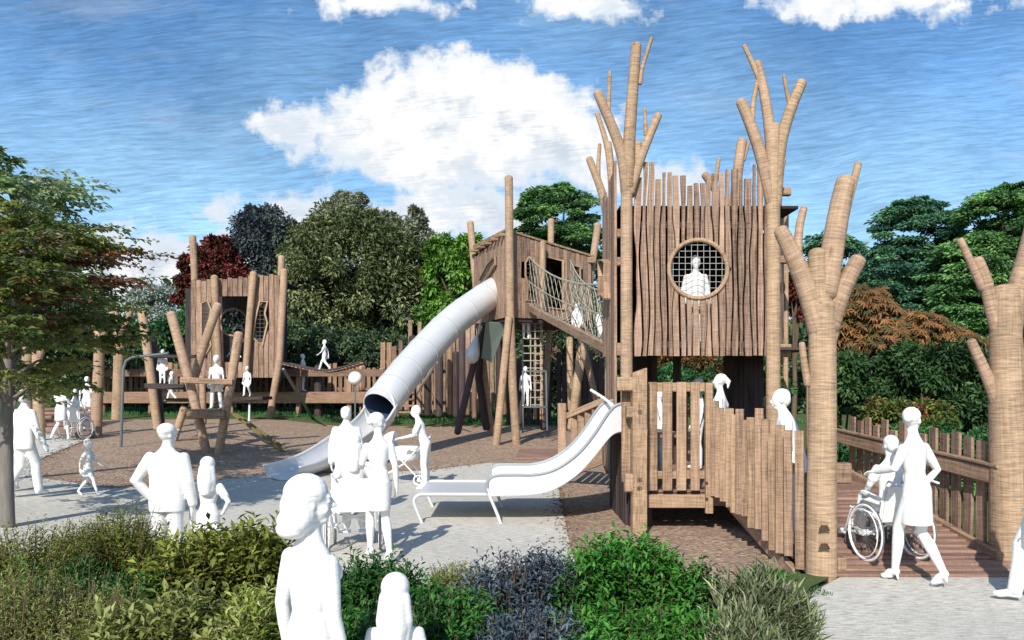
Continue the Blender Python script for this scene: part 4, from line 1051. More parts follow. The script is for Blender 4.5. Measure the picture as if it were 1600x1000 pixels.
person('child crossing the sagging plank bridge', 507, 28.9, P(0, 580, 28.6).z, 1.15, 80, 'short', 'shirt', 'shorts', 'stride', ('swing', 'back'), child=True, group=PG)
bpy.context.view_layer.update()
dg = bpy.context.evaluated_depsgraph_get()
for o in figs:
    me = D.meshes.new_from_object(o.evaluated_get(dg)); o.modifiers.clear(); old = o.data; o.data = me; D.meshes.remove(old); me.name = 'person'
    me.materials.clear(); me.materials.append(M['fig']); me.shade_smooth()
# ================================================================== WHEELCHAIRS, PUSHCHAIR
WCG = 'wheelchairs pushed by visitors'
def wheelchair():
    r = thing('wheelchair', '', 'wheelchair', (0, 0, 0), WCG)
    for sx in (-1, 1):
        x = sx*.31
        mb = MB(); mb.tube([(x, .30*math.cos(t), .31+.30*math.sin(t)) for t in [2*math.pi*k/36 for k in range(36)]], .016, 8, closed=True)
        mb.tube([(x+sx*.035, .26*math.cos(t), .31+.26*math.sin(t)) for t in [2*math.pi*k/36 for k in range(36)]], .006, 6, closed=True); w = mb.build('wheel', M['white'], r)
        mb = MB(); mb.tube([(x, .318*math.cos(t), .31+.318*math.sin(t)) for t in [2*math.pi*k/36 for k in range(36)]], .009, 6, closed=True); mb.build('tyre', M['tyre'], w)
        mb = MB()
        for k in range(20): t = 2*math.pi*k/20; mb.tube([(x+sx*.02, 0, .31), (x, .295*math.cos(t), .31+.295*math.sin(t))], .0028, 4, cap=None)
        mb.build('spokes', M['tyre'], w)
        mb = MB(); mb.lathe([(.035, -.03), (.035, .03)], (x, 0, .31), (1, 0, 0), 14); mb.build('hub', M['white'], w)
        mb = MB(); mb.tube([(sx*.24, .36+.085*math.cos(t), .10+.085*math.sin(t)) for t in [2*math.pi*k/20 for k in range(20)]], .016, 6, closed=True); mb.lathe([(.05, -.008), (.05, .008)], (sx*.24, .36, .10), (1, 0, 0), 12); mb.build('caster', M['tyre'], r)
        mb = MB(); mb.tube([(sx*.24, .36, .10), (sx*.24, .38, .22), (sx*.25, .34, .27), (sx*.25, .34, .47)], .013, 7); mb.tube([(sx*.25, .36, .26), (sx*.25, -.06, .31)], .012, 7)
        mb.tube([(sx*.25, .40, .48), (sx*.25, -.14, .48)], .013, 7); mb.tube([(sx*.25, -.12, .28), (sx*.25, -.14, .60), (sx*.25, -.17, .90), (sx*.25, -.21, .945), (sx*.25, -.33, .95)], .013, 7)
        mb.tube([(sx*.25, -.14, .70), (sx*.25, .22, .70), (sx*.25, .26, .66), (sx*.25, .27, .48)], .013, 7); mb.tube([(sx*.25, .38, .46), (sx*.22, .50, .2), (sx*.2, .55, .14)], .012, 7); mb.build('frame_side', M['white'], r)
        mb = MB(); mb.box((sx*.25, .06, .715), .05, .30, .03); mb.build('armrest', M['white'], r)
        mb = MB(); mb.box((sx*.13, .58, .12), .16, .18, .02); mb.build('footrest', M['white'], r)
    mb = MB(); mb.tube([(-.25, .05, .28), (.25, .05, .48)], .012, 6); mb.tube([(.25, .05, .28), (-.25, .05, .48)], .012, 6); mb.build('cross_brace', M['white'], r)
    mb = MB(); mb.box((0, .13, .485), .48, .46, .035); mb.build('seat', M['fig'], r)
    mb = MB(); mb.prism([(-.24, -.165, .48), (.24, -.165, .48), (.24, -.205, .88), (-.24, -.205, .88)], (0, 1, 0), .03); mb.build('backrest', M['fig'], r)
    return r
wc = wheelchair()
def placewc(o, x, y, z, yaw, label, tilt=0):
    o.location = (x, y, z); o.rotation_euler = (math.radians(tilt), 0, math.radians(yaw)); o['label'] = label
w2_ = copy_tree(wc); w3_ = copy_tree(wc)
placewc(wc, X(1388, 8.85), 8.85, dz(8.85)+.035, 10, 'white wheelchair rolling onto the foot of the ramp', 9)
placewc(w2_, X(553, 9.75), 9.75, .036, 10, 'white wheelchair on the path in front of the tube slide')
placewc(w3_, X(118, 22.2), 22.2, gz(-12, 22.2)+.036, -12, 'white wheelchair in the shade by the left log posts')
# seat the figures: hips of a seated figure sit on the seat pad
for o in figs:
    if 'seated' in o['label']:
        zs = [v.co.z for v in o.data.vertices]; H_ = (max(zs)-0)/1.0
        for c, nm in ((wc, 'foot of the ramp'), (w2_, 'before the tube'), (w3_, 'left log posts')):
            if nm in o['label']:
                seat_local = {wc: 1.55, w2_: 1.62, w3_: 1.6}[c]
                o.location = Vector(c.location)+V(0, 0, .505-.455*seat_local)+Matrix.Rotation(c.rotation_euler.z, 3, 'Z') @ V(0, -.03, 0)
pc = thing('pushchair', 'white pushchair with a rounded hood in front of the leaning woman', 'pushchair', (0, 0, 0))
mb = MB()
for sx in (-1, 1):
    mb.tube([(sx*.22, .52, .12), (sx*.23, 0, .42), (sx*.23, -.35, .80), (sx*.22, -.47, .98)], .013, 7); mb.tube([(sx*.22, -.32, .12), (sx*.23, 0, .46), (sx*.23, .25, .72)], .013, 7)
mb.tube([(-.22, -.47, .98), (.22, -.47, .98)], .016, 7); mb.tube([(-.22, .52, .12), (.22, .52, .12)], .01, 6); mb.tube([(-.22, -.32, .12), (.22, -.32, .12)], .01, 6); mb.build('frame', M['white'], pc)
for sx in (-1, 1):
    for y in (.52, -.32):
        mb = MB()
        for o in (-.025, .025): mb.tube([(sx*.25+o, y+.095*math.cos(t), .11+.095*math.sin(t)) for t in [2*math.pi*k/20 for k in range(20)]], .014, 6, closed=True)
        mb.lathe([(.03, -.03), (.03, .03)], (sx*.25, y, .11), (1, 0, 0), 10)
        mb.build('wheel', M['white'], pc)
mb = MB(); mb.lathe([(.02, -.2), (.17, -.17), (.23, -.05), (.24, .06), (.21, .10)], (0, .08, .66), (0, 0, 1), 20); 
mb.v = [(a, .08+(b-.08)*1.7, c) for a, b, c in mb.v]; mb.build('carrycot', M['fig'], pc)
mb = MB(); vs = []; n = 12; s_ = 8
for i in range(n+1):
    a = math.pi*i/n
    for k in range(s_+1):
        b = math.pi/2*k/s_*1.15; vs.append((.245*math.cos(a), .22+.0+.32*math.sin(b)*math.sin(a)*1.0-.28*math.cos(b)*math.sin(a)*0, .72+.33*math.sin(a)*math.cos(b)))
fs = [(i*(s_+1)+k, (i+1)*(s_+1)+k, (i+1)*(s_+1)+k+1, i*(s_+1)+k+1) for i in range(n) for k in range(s_)]; mb.add(vs, fs)
hd = mb.build('hood', M['fig'], pc); so = hd.modifiers.new('s', 'SOLIDIFY'); so.thickness = .015
g = GP(633, 760); pc.location = (g.x, g.y+.1, gz(g.x, g.y)+.036); pc.rotation_euler = (0, 0, math.radians(84))
# ================================================================== FOLIAGE
def leafmesh(name, m, parent, pos, d, nrm, ln, wd, var, fold=.25, label=None):
    N = len(pos); d = d/np.linalg.norm(d, axis=1, keepdims=True)
    s = np.cross(d, nrm); s /= (np.linalg.norm(s, axis=1, keepdims=True)+1e-9); up = np.cross(s, d)
    ln = ln[:, None]; wd = wd[:, None]
    v = np.empty((N, 4, 3)); v[:, 0] = pos; v[:, 1] = pos+d*ln*.5+s*wd*.5+up*wd*fold; v[:, 2] = pos+d*ln-up*ln*.12; v[:, 3] = pos+d*ln*.5-s*wd*.5+up*wd*fold
    off = WL.get(parent.name, V(0, 0, 0)) if parent else V(0, 0, 0)
    v = v.reshape(-1, 3)-np.array(off)
    me = D.meshes.new(name); me.vertices.add(4*N); me.vertices.foreach_set('co', v.ravel())
    # two triangles folded on the midrib: 0-1-2 and 0-2-3
    idx = np.arange(N)[:, None]*4+np.array([0, 1, 2, 0, 2, 3])[None]
    me.loops.add(6*N); me.loops.foreach_set('vertex_index', idx.ravel().astype(np.int32))
    me.polygons.add(2*N); me.polygons.foreach_set('loop_start', (np.arange(2*N)*3).astype(np.int32))
    try: me.polygons.foreach_set('loop_total', np.full(2*N, 3, dtype=np.int32))
    except Exception: pass
    me.update(calc_edges=True)
    at = me.attributes.new('var', 'FLOAT', 'POINT'); at.data.foreach_set('value', np.repeat(np.clip(var, 0, 1), 4).astype(np.float32))
    me.materials.append(m); o = D.objects.new(name, me); COL.objects.link(o)
    if parent: o.parent = parent; WL[o.name] = off
    return o
def unit(n):
    v = rng.normal(size=(n, 3)); return v/np.linalg.norm(v, axis=1, keepdims=True)
L_ = leaf_mat
M['l_olive'] = L_('olive_leaves', [(0.067, 0.097, 0.035), (0.135, 0.169, 0.067), (0.231, 0.270, 0.125)])
M['l_dark'] = L_('dark_leaves', [(0.033, 0.062, 0.040), (0.066, 0.114, 0.053), (0.121, 0.189, 0.078)])
M['l_blue'] = L_('blue_dark_leaves', [(.03, .04, .06), (.055, .075, .085), (.10, .13, .12)])
M['l_red'] = L_('red_leaves', [(.05, .035, .02), (.12, .026, .022), (.20, .045, .038), (.30, .09, .07)])
M['l_cedar'] = L_('cedar_needles', [(0.039, 0.104, 0.039), (0.097, 0.226, 0.071), (0.194, 0.388, 0.114)])
M['l_cedarb'] = L_('blue_cedar_needles', [(0.037, 0.107, 0.080), (0.068, 0.190, 0.107), (0.138, 0.306, 0.138)])
M['l_bright'] = L_('bright_leaves', [(0.054, 0.135, 0.016), (0.108, 0.243, 0.034), (0.189, 0.365, 0.068)])
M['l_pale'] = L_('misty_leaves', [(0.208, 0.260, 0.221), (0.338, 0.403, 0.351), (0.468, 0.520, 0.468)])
M['l_light'] = L_('light_leaves', [(.18, .28, .11), (.28, .40, .17), (.42, .52, .27)], .4)
M['l_mix'] = L_('mixed_leaves', [(.07, .115, .03), (.14, .20, .045), (.26, .31, .08), (.20, .10, .035), (.19, .05, .035)], .35)
M['l_orange'] = L_('copper_leaves', [(.06, .065, .02), (.16, .075, .025), (.27, .14, .05)])
M['l_green'] = L_('green_leaves', [(0.025, 0.086, 0.031), (0.052, 0.164, 0.052), (0.121, 0.293, 0.095)])
M['l_hedge'] = L_('hedge_leaves', [(.018, .045, .015), (.04, .095, .03), (.085, .165, .055)])
M['l_grey'] = L_('grey_tree_leaves', [(0.140, 0.168, 0.112), (0.252, 0.280, 0.196), (0.378, 0.406, 0.294)])
def crown(name, m, parent, blobs, nclump, nleaf, lsize, style='round', bias=.45, limbs=None, clump=.28, varrange=(0, 1), hollow=.0):
    """blobs: (centre, (rx, ry, rz)) in metres"""
    vol = np.array([b[1][0]*b[1][2]+.001 for b in blobs]); vol = vol/vol.sum()
    pos = []; dd = []; nn = []; vv = []; ll = []; centres = []
    for bi, (c, r) in enumerate(blobs):
        c = np.array(c); r = np.array(r); k = max(3, int(nclump*vol[bi])); nl = max(30, int(nleaf*vol[bi]/k))
        for j in range(k):
            u = unit(1)[0]; 
            if u[2] < -.55: u[2] *= -1
            cc = c+u*r*(rng.uniform(.35, 1)**(bias if style != 'layer' else .3)); centres.append(cc)
            R_ = clump*min(r[0], r[2])*rng.uniform(.6, 1.35)
            q = unit(nl)*(rng.uniform(0, 1, (nl, 1))**.42)
            cv = rng.uniform(*varrange)
            if style == 'layer':
                sc = np.array([R_*1.6, R_*1.6, R_*.42]); p = cc+q*sc; n = np.tile([0, -.25, .8], (nl, 1))+.8*unit(nl); p[:, 2] -= .10*R_*(q[:, 0]**2+q[:, 1]**2)*1.6
                d = q*np.array([1, 1, .15])+.5*unit(nl)*np.array([1, 1, .4])+np.array([0, 0, -.12])
            else:
                sc = np.array([R_, R_, R_*.85]); p = cc+q*sc; d = q+.7*unit(nl)+np.array([0, 0, -.2]); n = q+np.array([0, 0, .8])+.6*unit(nl)
            pos.append(p); dd.append(d); nn.append(n); vv.append(np.clip(cv+.22*rng.normal(size=nl), 0, 1)); ll.append(lsize*rng.uniform(.6, 1.3, nl))
    pos = np.concatenate(pos); ll = np.concatenate(ll)
    o = leafmesh(name, m, parent, pos, np.concatenate(dd), np.concatenate(nn), ll, ll*(.42 if style != 'needle' else .2), np.concatenate(vv))
    return o, centres
def tree(label, bx, Y, blobs_px, m, nclump, nleaf, lsize, style='round', trunk=.3, barkm='bark2', dep=.8, base=None, limbn=14, clump=.28, extra=None, group=None, cat='tree', name='tree', trunk_top=None):
    x = X(bx, Y); z0 = gz(x, Y) if base is None else base
    root = thing(name, label, cat, (x, Y, z0), group)
    bl = []
    for (cx, cy, rx, ry) in blobs_px:
        bl.append(((X(cx, Y), Y+rng.uniform(-.2, .2)*rx*Y/F, Z(cy, Y)), (rx*Y/F, rx*Y/F*dep, ry*Y/F)))
    o, cs = crown('crown', m, root, bl, nclump, nleaf, lsize, style, clump=clump)
    if extra:
        for (mm, bpx, nc, nlf, ls) in extra:
            b2 = [((X(cx, Y), Y+(yo if (yo := (q[0] if q else 0)) else 0), Z(cy, Y)), (rx*Y/F, rx*Y/F*dep, ry*Y/F)) for (cx, cy, rx, ry, *q) in bpx]
            crown('crown', mm, root, b2, nc, nlf, ls, style, clump=clump)
    mb = MB(); top = Vector(bl[0][0]) if trunk_top is None else P(*trunk_top, Y)
    a = V(x, Y, z0-.1); pts = cat_([a, a.lerp(top, .35)+V(trunk*.3, 0, 0), a.lerp(top, .7)-V(trunk*.25, 0, 0), top], 4)
    mb.tube(pts, [trunk, trunk*.35], 12); mb.build('trunk', M[barkm], root)
    mb = MB()
    for i in range(min(limbn, len(cs))):
        c = Vector(cs[int(i*len(cs)/limbn)]); t = rng.uniform(.35, .95); s = pts[int(t*(len(pts)-1))]
        mid = s.lerp(c, .5)+V(0, 0, .12*(c-s).length); mb.tube([s, mid, c], [trunk*.33, trunk*.2, trunk*.06], 6)
    mb.build('branches', M[barkm], root)
    return root
cat_ = cat
TG = 'trees behind the playground'
tree('tall olive green tree with a rounded crown in the middle behind the fence', 560, 42, [(545, 425, 95, 88), (600, 500, 85, 90), (500, 500, 80, 90), (565, 365, 45, 35), (640, 440, 42, 65)], M['l_olive'], 220, 60000, .26, trunk=.35, group=TG, barkm='bark')
tree('pale grey green feathery tree rising behind the olive tree', 600, 47, [(545, 340, 38, 32), (548, 318, 20, 18), (640, 368, 34, 35), (655, 395, 30, 40), (648, 342, 16, 16), (608, 350, 18, 16)], M['l_grey'], 90, 20000, .26, trunk=.2, group=TG, barkm='bark')
tree('dark bluish tree between the red tree and the olive tree', 425, 46, [(415, 400, 62, 72), (465, 400, 45, 48), (430, 480, 80, 80), (395, 350, 30, 22)], M['l_blue'], 150, 34000, .28, trunk=.3, group=TG)
tree('deep red leaved tree behind the left tower', 325, 44, [(338, 402, 34, 30), (308, 450, 32, 36), (350, 440, 36, 46), (302, 415, 18, 16), (286, 462, 18, 12)], M['l_red'], 90, 22000, .25, trunk=.22, group=TG)
tree('misty pale tree far behind the leaning logs', 240, 70, [(240, 490, 42, 42), (225, 465, 25, 20), (262, 520, 40, 40), (200, 510, 30, 40)], M['l_pale'], 90, 16000, .38, trunk=.3, group=TG)
tree('bright light green tree left of the middle tower', 700, 40, [(705, 440, 40, 50), (735, 400, 28, 30), (690, 400, 24, 26), (700, 500, 42, 45)], M['l_bright'], 90, 15000, .30, trunk=.2, group=TG)
tree('dark green spreading cedar behind the middle tower', 868, 44, [(868, 345, 62, 50), (880, 400, 82, 50), (840, 430, 60, 60), (905, 450, 65, 60), (870, 305, 30, 18)], M['l_cedar'], 300, 70000, .22, 'layer', trunk=.4, group=TG, clump=.21)
tree('small dark green tree just right of the tall tower', 1290, 40, [(1300, 410, 48, 45), (1270, 470, 55, 50), (1330, 480, 50, 50)], M['l_cedarb'], 80, 20000, .25, 'layer', trunk=.25, group=TG)
tree('red leaved tree glimpsed beside the tall tower', 1240, 33, [(1243, 480, 24, 48), (1236, 450, 16, 22)], M['l_red'], 40, 8000, .22, trunk=.12, group=TG)
tree('broad layered cedar standing left of the right log post', 1440, 34, [(1440, 370, 68, 60), (1430, 440, 90, 60), (1480, 480, 90, 80), (1370, 500, 70, 70), (1425, 330, 36, 22)], M['l_cedarb'], 430, 95000, .19, 'layer', trunk=.4, group=TG, clump=.2)
tree('tallest layered cedar at the right edge', 1575, 31, [(1575, 350, 62, 60), (1550, 430, 80, 70), (1620, 420, 70, 100), (1530, 500, 70, 80), (1600, 305, 40, 22)], M['l_cedar'], 400, 90000, .18, 'layer', trunk=.4, group=TG, clump=.2)
tree('dark green tree filling the gap between the bluish tree and the olive tree', 475, 48, [(475, 425, 55, 70), (455, 395, 30, 30), (390, 480, 60, 60)], M['l_dark'], 110, 24000, .27, trunk=.25, group=TG)
# dark trees behind the left logs
tree('dark green tree in the shade at the far left behind the ramp', 60, 32, [(30, 500, 70, 90), (100, 540, 70, 70), (160, 560, 50, 45)], M['l_dark'], 130, 26000, .22, trunk=.25, group=TG)
tree('mid green bushy tree behind the leaning logs', 230, 40, [(215, 545, 55, 40), (275, 540, 50, 45), (310, 530, 40, 50)], M['l_green'], 90, 18000, .25, trunk=.15, group=TG)
tree('green bushy tree behind the sagging bridge', 480, 38, [(470, 555, 50, 45), (540, 560, 50, 40), (600, 560, 50, 40)], M['l_dark'], 90, 18000, .22, trunk=.2, group=TG)
tree('dark bushy tree behind the net bridge', 900, 36, [(880, 540, 70, 60), (940, 530, 60, 70), (990, 560, 50, 50)], M['l_dark'], 100, 20000, .22, trunk=.2, group=TG)
tree('copper tinged tree seen beneath the tall tower', 1100, 24, [(1060, 585, 50, 45), (1120, 580, 55, 50), (1180, 590, 45, 50)], M['l_orange'], 60, 12000, .13, trunk=.08, group=TG, base=.3)
tree('green bush seen beneath the tall tower', 1040, 21, [(1040, 610, 50, 40), (1100, 620, 50, 40), (1190, 600, 45, 50)], M['l_green'], 60, 12000, .12, trunk=.08, group=TG, base=.3, cat='shrub', name='shrub')
# palmate copper shrubs and green shrubs behind the right ramp
def palm_shrub(label, bx, Y, blobs, m, nfan, lsize, base=.1):
    x = X(bx, Y); root = thing('shrub', label, 'shrub', (x, Y, base), 'shrubs behind the ramp')
    pos = []; dd = []; nn = []; ll = []; vv = []
    for (cx, cy, rx, ry) in blobs:
        for k in range(nfan//len(blobs)):
            u = unit(1)[0]; c = np.array([X(cx, Y), Y, Z(cy, Y)])+u*np.array([rx, rx*.8, ry])*Y/F*rng.uniform(.5, 1)
            n = np.array([rng.normal()*.4, -.7, .8+.3*rng.normal()]); n /= np.linalg.norm(n); t = np.cross(n, [1, .1, 0]); t /= np.linalg.norm(t); b = np.cross(n, t)
            w = 8; a0 = rng.uniform(0, 6.28); cv = rng.uniform(0, 1)
            for i in range(w):
                a = a0+5.2*i/w; e = t*math.cos(a)+b*math.sin(a)
                pos.append(c); dd.append(e+.2*n*-1+np.array([0, 0, -.15])); nn.append(n); ll.append(lsize*rng.uniform(.8, 1.2)); vv.append(cv+.1*rng.normal())
    ll = np.array(ll); leafmesh('leaves', m, root, np.array(pos), np.array(dd), np.array(nn), ll, ll*.27, np.array(vv))
    mb = MB()
    for k in range(9):
        cx, cy, rx, ry = blobs[k % len(blobs)]; a = V(x+rng.uniform(-.3, .3), Y, base); b = V(X(cx+rng.uniform(-.6, .6)*rx, Y), Y, Z(cy, Y)); mb.tube([a, a.lerp(b, .5)+V(.1, 0, .1), b], [.03, .02, .01], 6)
    mb.build('stems', M['bark2'], root); return root
palm_shrub('copper leaved shrub right of the ramp end log post', 1330, 17, [(1310, 500, 45, 45), (1350, 480, 50, 35), (1370, 530, 50, 40), (1320, 560, 40, 40)], M['l_orange'], 1100, .17)
palm_shrub('copper leaved shrub between the ramp fence and the cedars', 1450, 18, [(1440, 520, 50, 35), (1490, 545, 50, 35), (1400, 545, 50, 35), (1530, 560, 30, 35)], M['l_orange'], 1100, .17)
def bush(label, bx, Y, blobs, m, n, lsize, style='round', clump=.35, base=None, nc=50, group='shrubs behind the ramp', wl=None):
    return tree(label, bx, Y, blobs, m, nc, n, lsize, style, trunk=.04, base=gz(X(bx, Y), Y) if base is None else base, limbn=10, clump=clump, cat='shrub', name='shrub', group=group)
bush('glossy green shrub just behind the left half of the ramp fence', 1370, 15.5, [(1350, 610, 60, 55), (1400, 590, 60, 45), (1330, 650, 50, 40)], M['l_hedge'], 16000, .13)
bush('glossy green shrub behind the right half of the ramp fence', 1500, 15, [(1470, 610, 60, 60), (1530, 600, 50, 50), (1500, 660, 60, 50)], M['l_hedge'], 16000, .13)
bush('dark green shrub beyond the log post at the right edge', 1600, 15, [(1600, 600, 50, 80), (1580, 680, 60, 60)], M['l_dark'], 10000, .13)
bush('low green hedge plant filling behind the ramp pickets', 1440, 13.8, [(1340, 740, 60, 60), (1420, 720, 70, 60), (1500, 720, 70, 60), (1580, 740, 60, 70)], M['l_green'], 16000, .10)
bush('dusky shrub above the ramp fence pickets', 1400, 14.4, [(1390, 650, 40, 25), (1450, 655, 40, 25)], M['l_mix'], 6000, .10)
# far woodland mass closes the horizon
pos = rng.uniform(0, 1, (60000, 3)); xw = (pos[:, 0]-.5)*180; hgt = 9+2.0*np.sin(xw*.13)+1.6*np.sin(xw*.41+1); zw = .4+pos[:, 2]**.8*hgt; yw = 74+pos[:, 1]*10+3*np.sin(xw*.2)
o_ = leafmesh('far_woodland', M['l_dark'], None, np.stack([xw, yw, zw], 1), unit(60000), unit(60000)+np.array([0, -.5, .8]), rng.uniform(.5, 1.1, 60000), rng.uniform(.4, .7, 60000), rng.uniform(0, 1, 60000)); o_['kind'] = 'stuff'
# hedge undergrowth
pos = rng.uniform(0, 1, (50000, 3)); xw = -22+pos[:, 0]*62; yw = 37.5+pos[:, 1]*2.5; zw = .6+pos[:, 2]*(2.6+.5*np.sin(xw*.9)+.4*np.sin(xw*2.3))
o_ = leafmesh('undergrowth', M['l_dark'], None, np.stack([xw, yw, zw], 1), unit(50000), unit(50000)+np.array([0, -.5, .8]), rng.uniform(.2, .4, 50000), rng.uniform(.12, .2, 50000), rng.uniform(0, 1, 50000)); o_['kind'] = 'stuff'
# near left tree with layered sprays
def spray_tree(label, bx, Y, sprays, m, n_per, lsize, trunk_pts, trunk_r, barkm, crown_c):
    b = P(*trunk_pts[0], Y); root = thing('tree', label, 'tree', (b.x, b.y, gz(b.x, b.y)))
    mb = MB(); tp = cat_([P(*q, Y) for q in trunk_pts], 4); tp[0].z = gz(b.x, b.y)-.05; mb.tube(tp, [trunk_r, trunk_r*.35], 14); mb.build('trunk', M[barkm], root)
    pos = []; dd = []; nn = []; ll = []; vv = []; mb = MB()
    for (cx, cy, yo, w, var) in sprays:
        c = P(cx, cy, Y)+V(0, yo, 0); s = min(tp, key=lambda q: (q-c).length+max(0, q.z-c.z+.3)*2)
        mid = s.lerp(c, .55)+V(0, 0, .12*(c-s).length); mb.tube([s, mid, c], [trunk_r*.3, .016, .006], 6)
        out = (c-s); out.z *= .3; out = np.array(out.normalized())
        for k in range(7):
            a = rng.uniform(-1.1, 1.1); ca, sa = math.cos(a), math.sin(a); e = np.array([out[0]*ca-out[1]*sa, out[0]*sa+out[1]*ca, rng.uniform(-.25, .1)]); L = w*rng.uniform(.6, 1.2)
            base = np.array(s.lerp(c, rng.uniform(.55, 1.0))+V(0, 0, rng.uniform(-.05, .12)))
            mb.tube([Vector(base), Vector(base+e*L)], [.006, .003], 4, cap=None)
            nl = n_per//7; t = rng.uniform(.05, 1, nl); sd = rng.choice([-1, 1], nl)
            p = base+e[None]*L*t[:, None]+rng.normal(size=(nl, 3))*np.array([.07, .07, .025])*w
            per = np.cross(e, [0, 0, 1]); per /= np.linalg.norm(per)+1e-9
            pos.append(p); dd.append(e[None]*.6+per[None]*sd[:, None]*.9+rng.normal(size=(nl, 3))*.25+np.array([0, 0, -.15])); nn.append(np.tile([0, 0, 1.], (nl, 1))+.35*rng.normal(size=(nl, 3)))
            ll.append(lsize*rng.uniform(.6, 1.3, nl)); vv.append(np.clip(var+.1*rng.normal(size=nl), 0, 1))
    mb.build('branches', M[barkm], root); ll = np.concatenate(ll)
    leafmesh('crown', m, root, np.concatenate(pos), np.concatenate(dd), np.concatenate(nn), ll, ll*.5, np.concatenate(vv)); return root
sp_ = []
for i in range(92):
    t = rng.uniform(0, 1); cy = 345+t*265; wmax = 160-120*abs(t-.38)**1.3*1.6
    cx = rng.uniform(-70, max(60, wmax)) if i % 3 else rng.uniform(wmax*.6, wmax)
    if cy > 560 and cx > 175: continue
    red = rng.uniform() < .20 and (cx > 110 and cy < 560 or cy < 420)
    if cy > 520 and rng.uniform() < .45: continue
    sp_.append((cx, cy, rng.uniform(-1.6, 1.6), rng.uniform(.45, .85), rng.uniform(.66, .95) if red else rng.uniform(0, .6)))
spray_tree('near broad leaved tree with green and red sprays over the left path', 12, 11.0, sp_, M['l_mix'], 260, .10, [(12, 832), (10, 700), (14, 560), (30, 440), (40, 340)], .098, 'bark', None)
sp_ = []
for i in range(60):
    t = rng.uniform(0, 1); cy = 252+t*170; wm = 75+50*t; cx = rng.uniform(-60, wm)
    sp_.append((cx, cy, rng.uniform(-1.6, 1.6), rng.uniform(.5, .9), rng.uniform(0, 1)))
spray_tree('pale light green tree rising above the red and green one at the left edge', 20, 14.0, sp_, M['l_light'], 230, .13, [(-30, 770), (-20, 600), (0, 450), (30, 300)], .10, 'bark', None)
# ------------------------------------------------------------------ foreground planting
M['s_olive'] = L_('olive_shrub', [(0.061, 0.081, 0.014), (0.150, 0.177, 0.027), (0.300, 0.327, 0.068)], .3)
M['s_yellow'] = L_('yellow_green_shrub', [(0.128, 0.160, 0.032), (0.235, 0.267, 0.064), (0.384, 0.405, 0.149)], .3)
M['s_lime'] = L_('variegated_shrub', [(0.100, 0.220, 0.030), (0.280, 0.360, 0.060), (0.550, 0.550, 0.250)], .3)
M['s_green'] = L_('green_shrub', [(0.013, 0.058, 0.010), (0.033, 0.124, 0.021), (0.072, 0.221, 0.039)], .25)
M['s_bright'] = L_('bright_green_shrub', [(0.020, 0.100, 0.012), (0.050, 0.200, 0.025), (0.120, 0.340, 0.050)], .3)
M['s_blue'] = L_('blue_grey_shrub', [(0.025, 0.044, 0.056), (0.069, 0.100, 0.125), (0.150, 0.200, 0.237)], .2)
M['s_pale'] = L_('silver_green_blades', [(0.095, 0.139, 0.053), (0.212, 0.265, 0.117), (0.446, 0.478, 0.287)], .3)
def fg_bush(label, blobs, Y, m, twigs, lsize, wr, per=12, up=.5, rnd=.35, fan=.7, cat2='shrub', name='shrub'):
    """blobs px (cx, cy, rx, ry) ; twigs end inside the crown volume and carry leaves along their length"""
    cx0 = sum(b[0] for b in blobs)/len(blobs); x = X(cx0, Y); root = thing(name, label, cat2, (x, Y, gz(x, Y)), 'foreground shrubs')
    pos = []; dd = []; nn = []; ll = []; vv = []; mb = MB()
    for (cx, cy, rx, ry) in blobs:
        bx_, rr = X(cx, Y), rx*Y/F; zc = Z(cy, Y); rz_ = ry*Y/F
        for k in range(twigs//len(blobs)):
            u = unit(1)[0]; u[2] = abs(u[2])*.9+.05 if rng.uniform() < .8 else -abs(u[2])*.5
            tip = np.array([bx_, Y, zc])+u*np.array([rr, rr*.9, rz_])*(rng.uniform(.6, 1.1) if rng.uniform() < .86 else rng.uniform(1.05, 1.32))
            root_p = np.array([bx_+rng.normal()*rr*.18, Y+rng.normal()*rr*.18, .06])
            st = tip-(tip-root_p)*rng.uniform(.25, .5); ax = tip-st; L = np.linalg.norm(ax); ax /= L
            if k % 5 == 0: mb.tube([Vector(root_p), Vector(st), Vector(tip)], [.007, .0045, .002], 4, cap=None)
            cv = rng.uniform(0, 1); t = np.linspace(.05, 1, per)
            p = st+ax[None]*L*t[:, None]; a = t*0+np.arange(per)*2.4+rng.uniform(0, 6)
            b1 = np.cross(ax, [.3, .2, 1]); b1 /= np.linalg.norm(b1); b2 = np.cross(ax, b1)
            d = (b1[None]*np.cos(a)[:, None]+b2[None]*np.sin(a)[:, None])*fan+ax[None]*up+rnd*rng.normal(size=(per, 3))
            pos.append(p); dd.append(d); nn.append(ax[None]+np.array([0, 0, .5])+.3*rng.normal(size=(per, 3)))
            ll.append(lsize*rng.uniform(.6, 1.25, per)*(1-.35*t)); vv.append(np.clip(cv*.75+.25*t+.12*rng.normal(size=per), 0, 1))
    ll = np.concatenate(ll); leafmesh('leaves', m, root, np.concatenate(pos), np.concatenate(dd), np.concatenate(nn), ll, ll*wr, np.concatenate(vv), .18)
    mb.build('twigs', M['bark2'], root); return root
fb = fg_bush
fb('feathery yellow green shrub in the bottom left corner', [(20, 960, 110, 75), (130, 985, 120, 70)], 4.3, M['s_yellow'], 1500, .042, .24, 16)
fb('feathery olive shrub at the left edge below the grey trunk', [(40, 880, 90, 60), (-20, 930, 80, 60)], 5.3, M['s_olive'], 1000, .05, .26, 16)
fb('tallest feathery olive shrub left of the man in the cap', [(190, 850, 62, 62), (130, 870, 62, 60), (230, 880, 60, 55)], 6.0, M['s_olive'], 1500, .05, .26, 16)
fb('dark low shrub beneath the feathery olive shrubs', [(100, 930, 110, 60), (220, 950, 90, 60)], 5.0, M['s_green'], 700, .06, .35, 12)
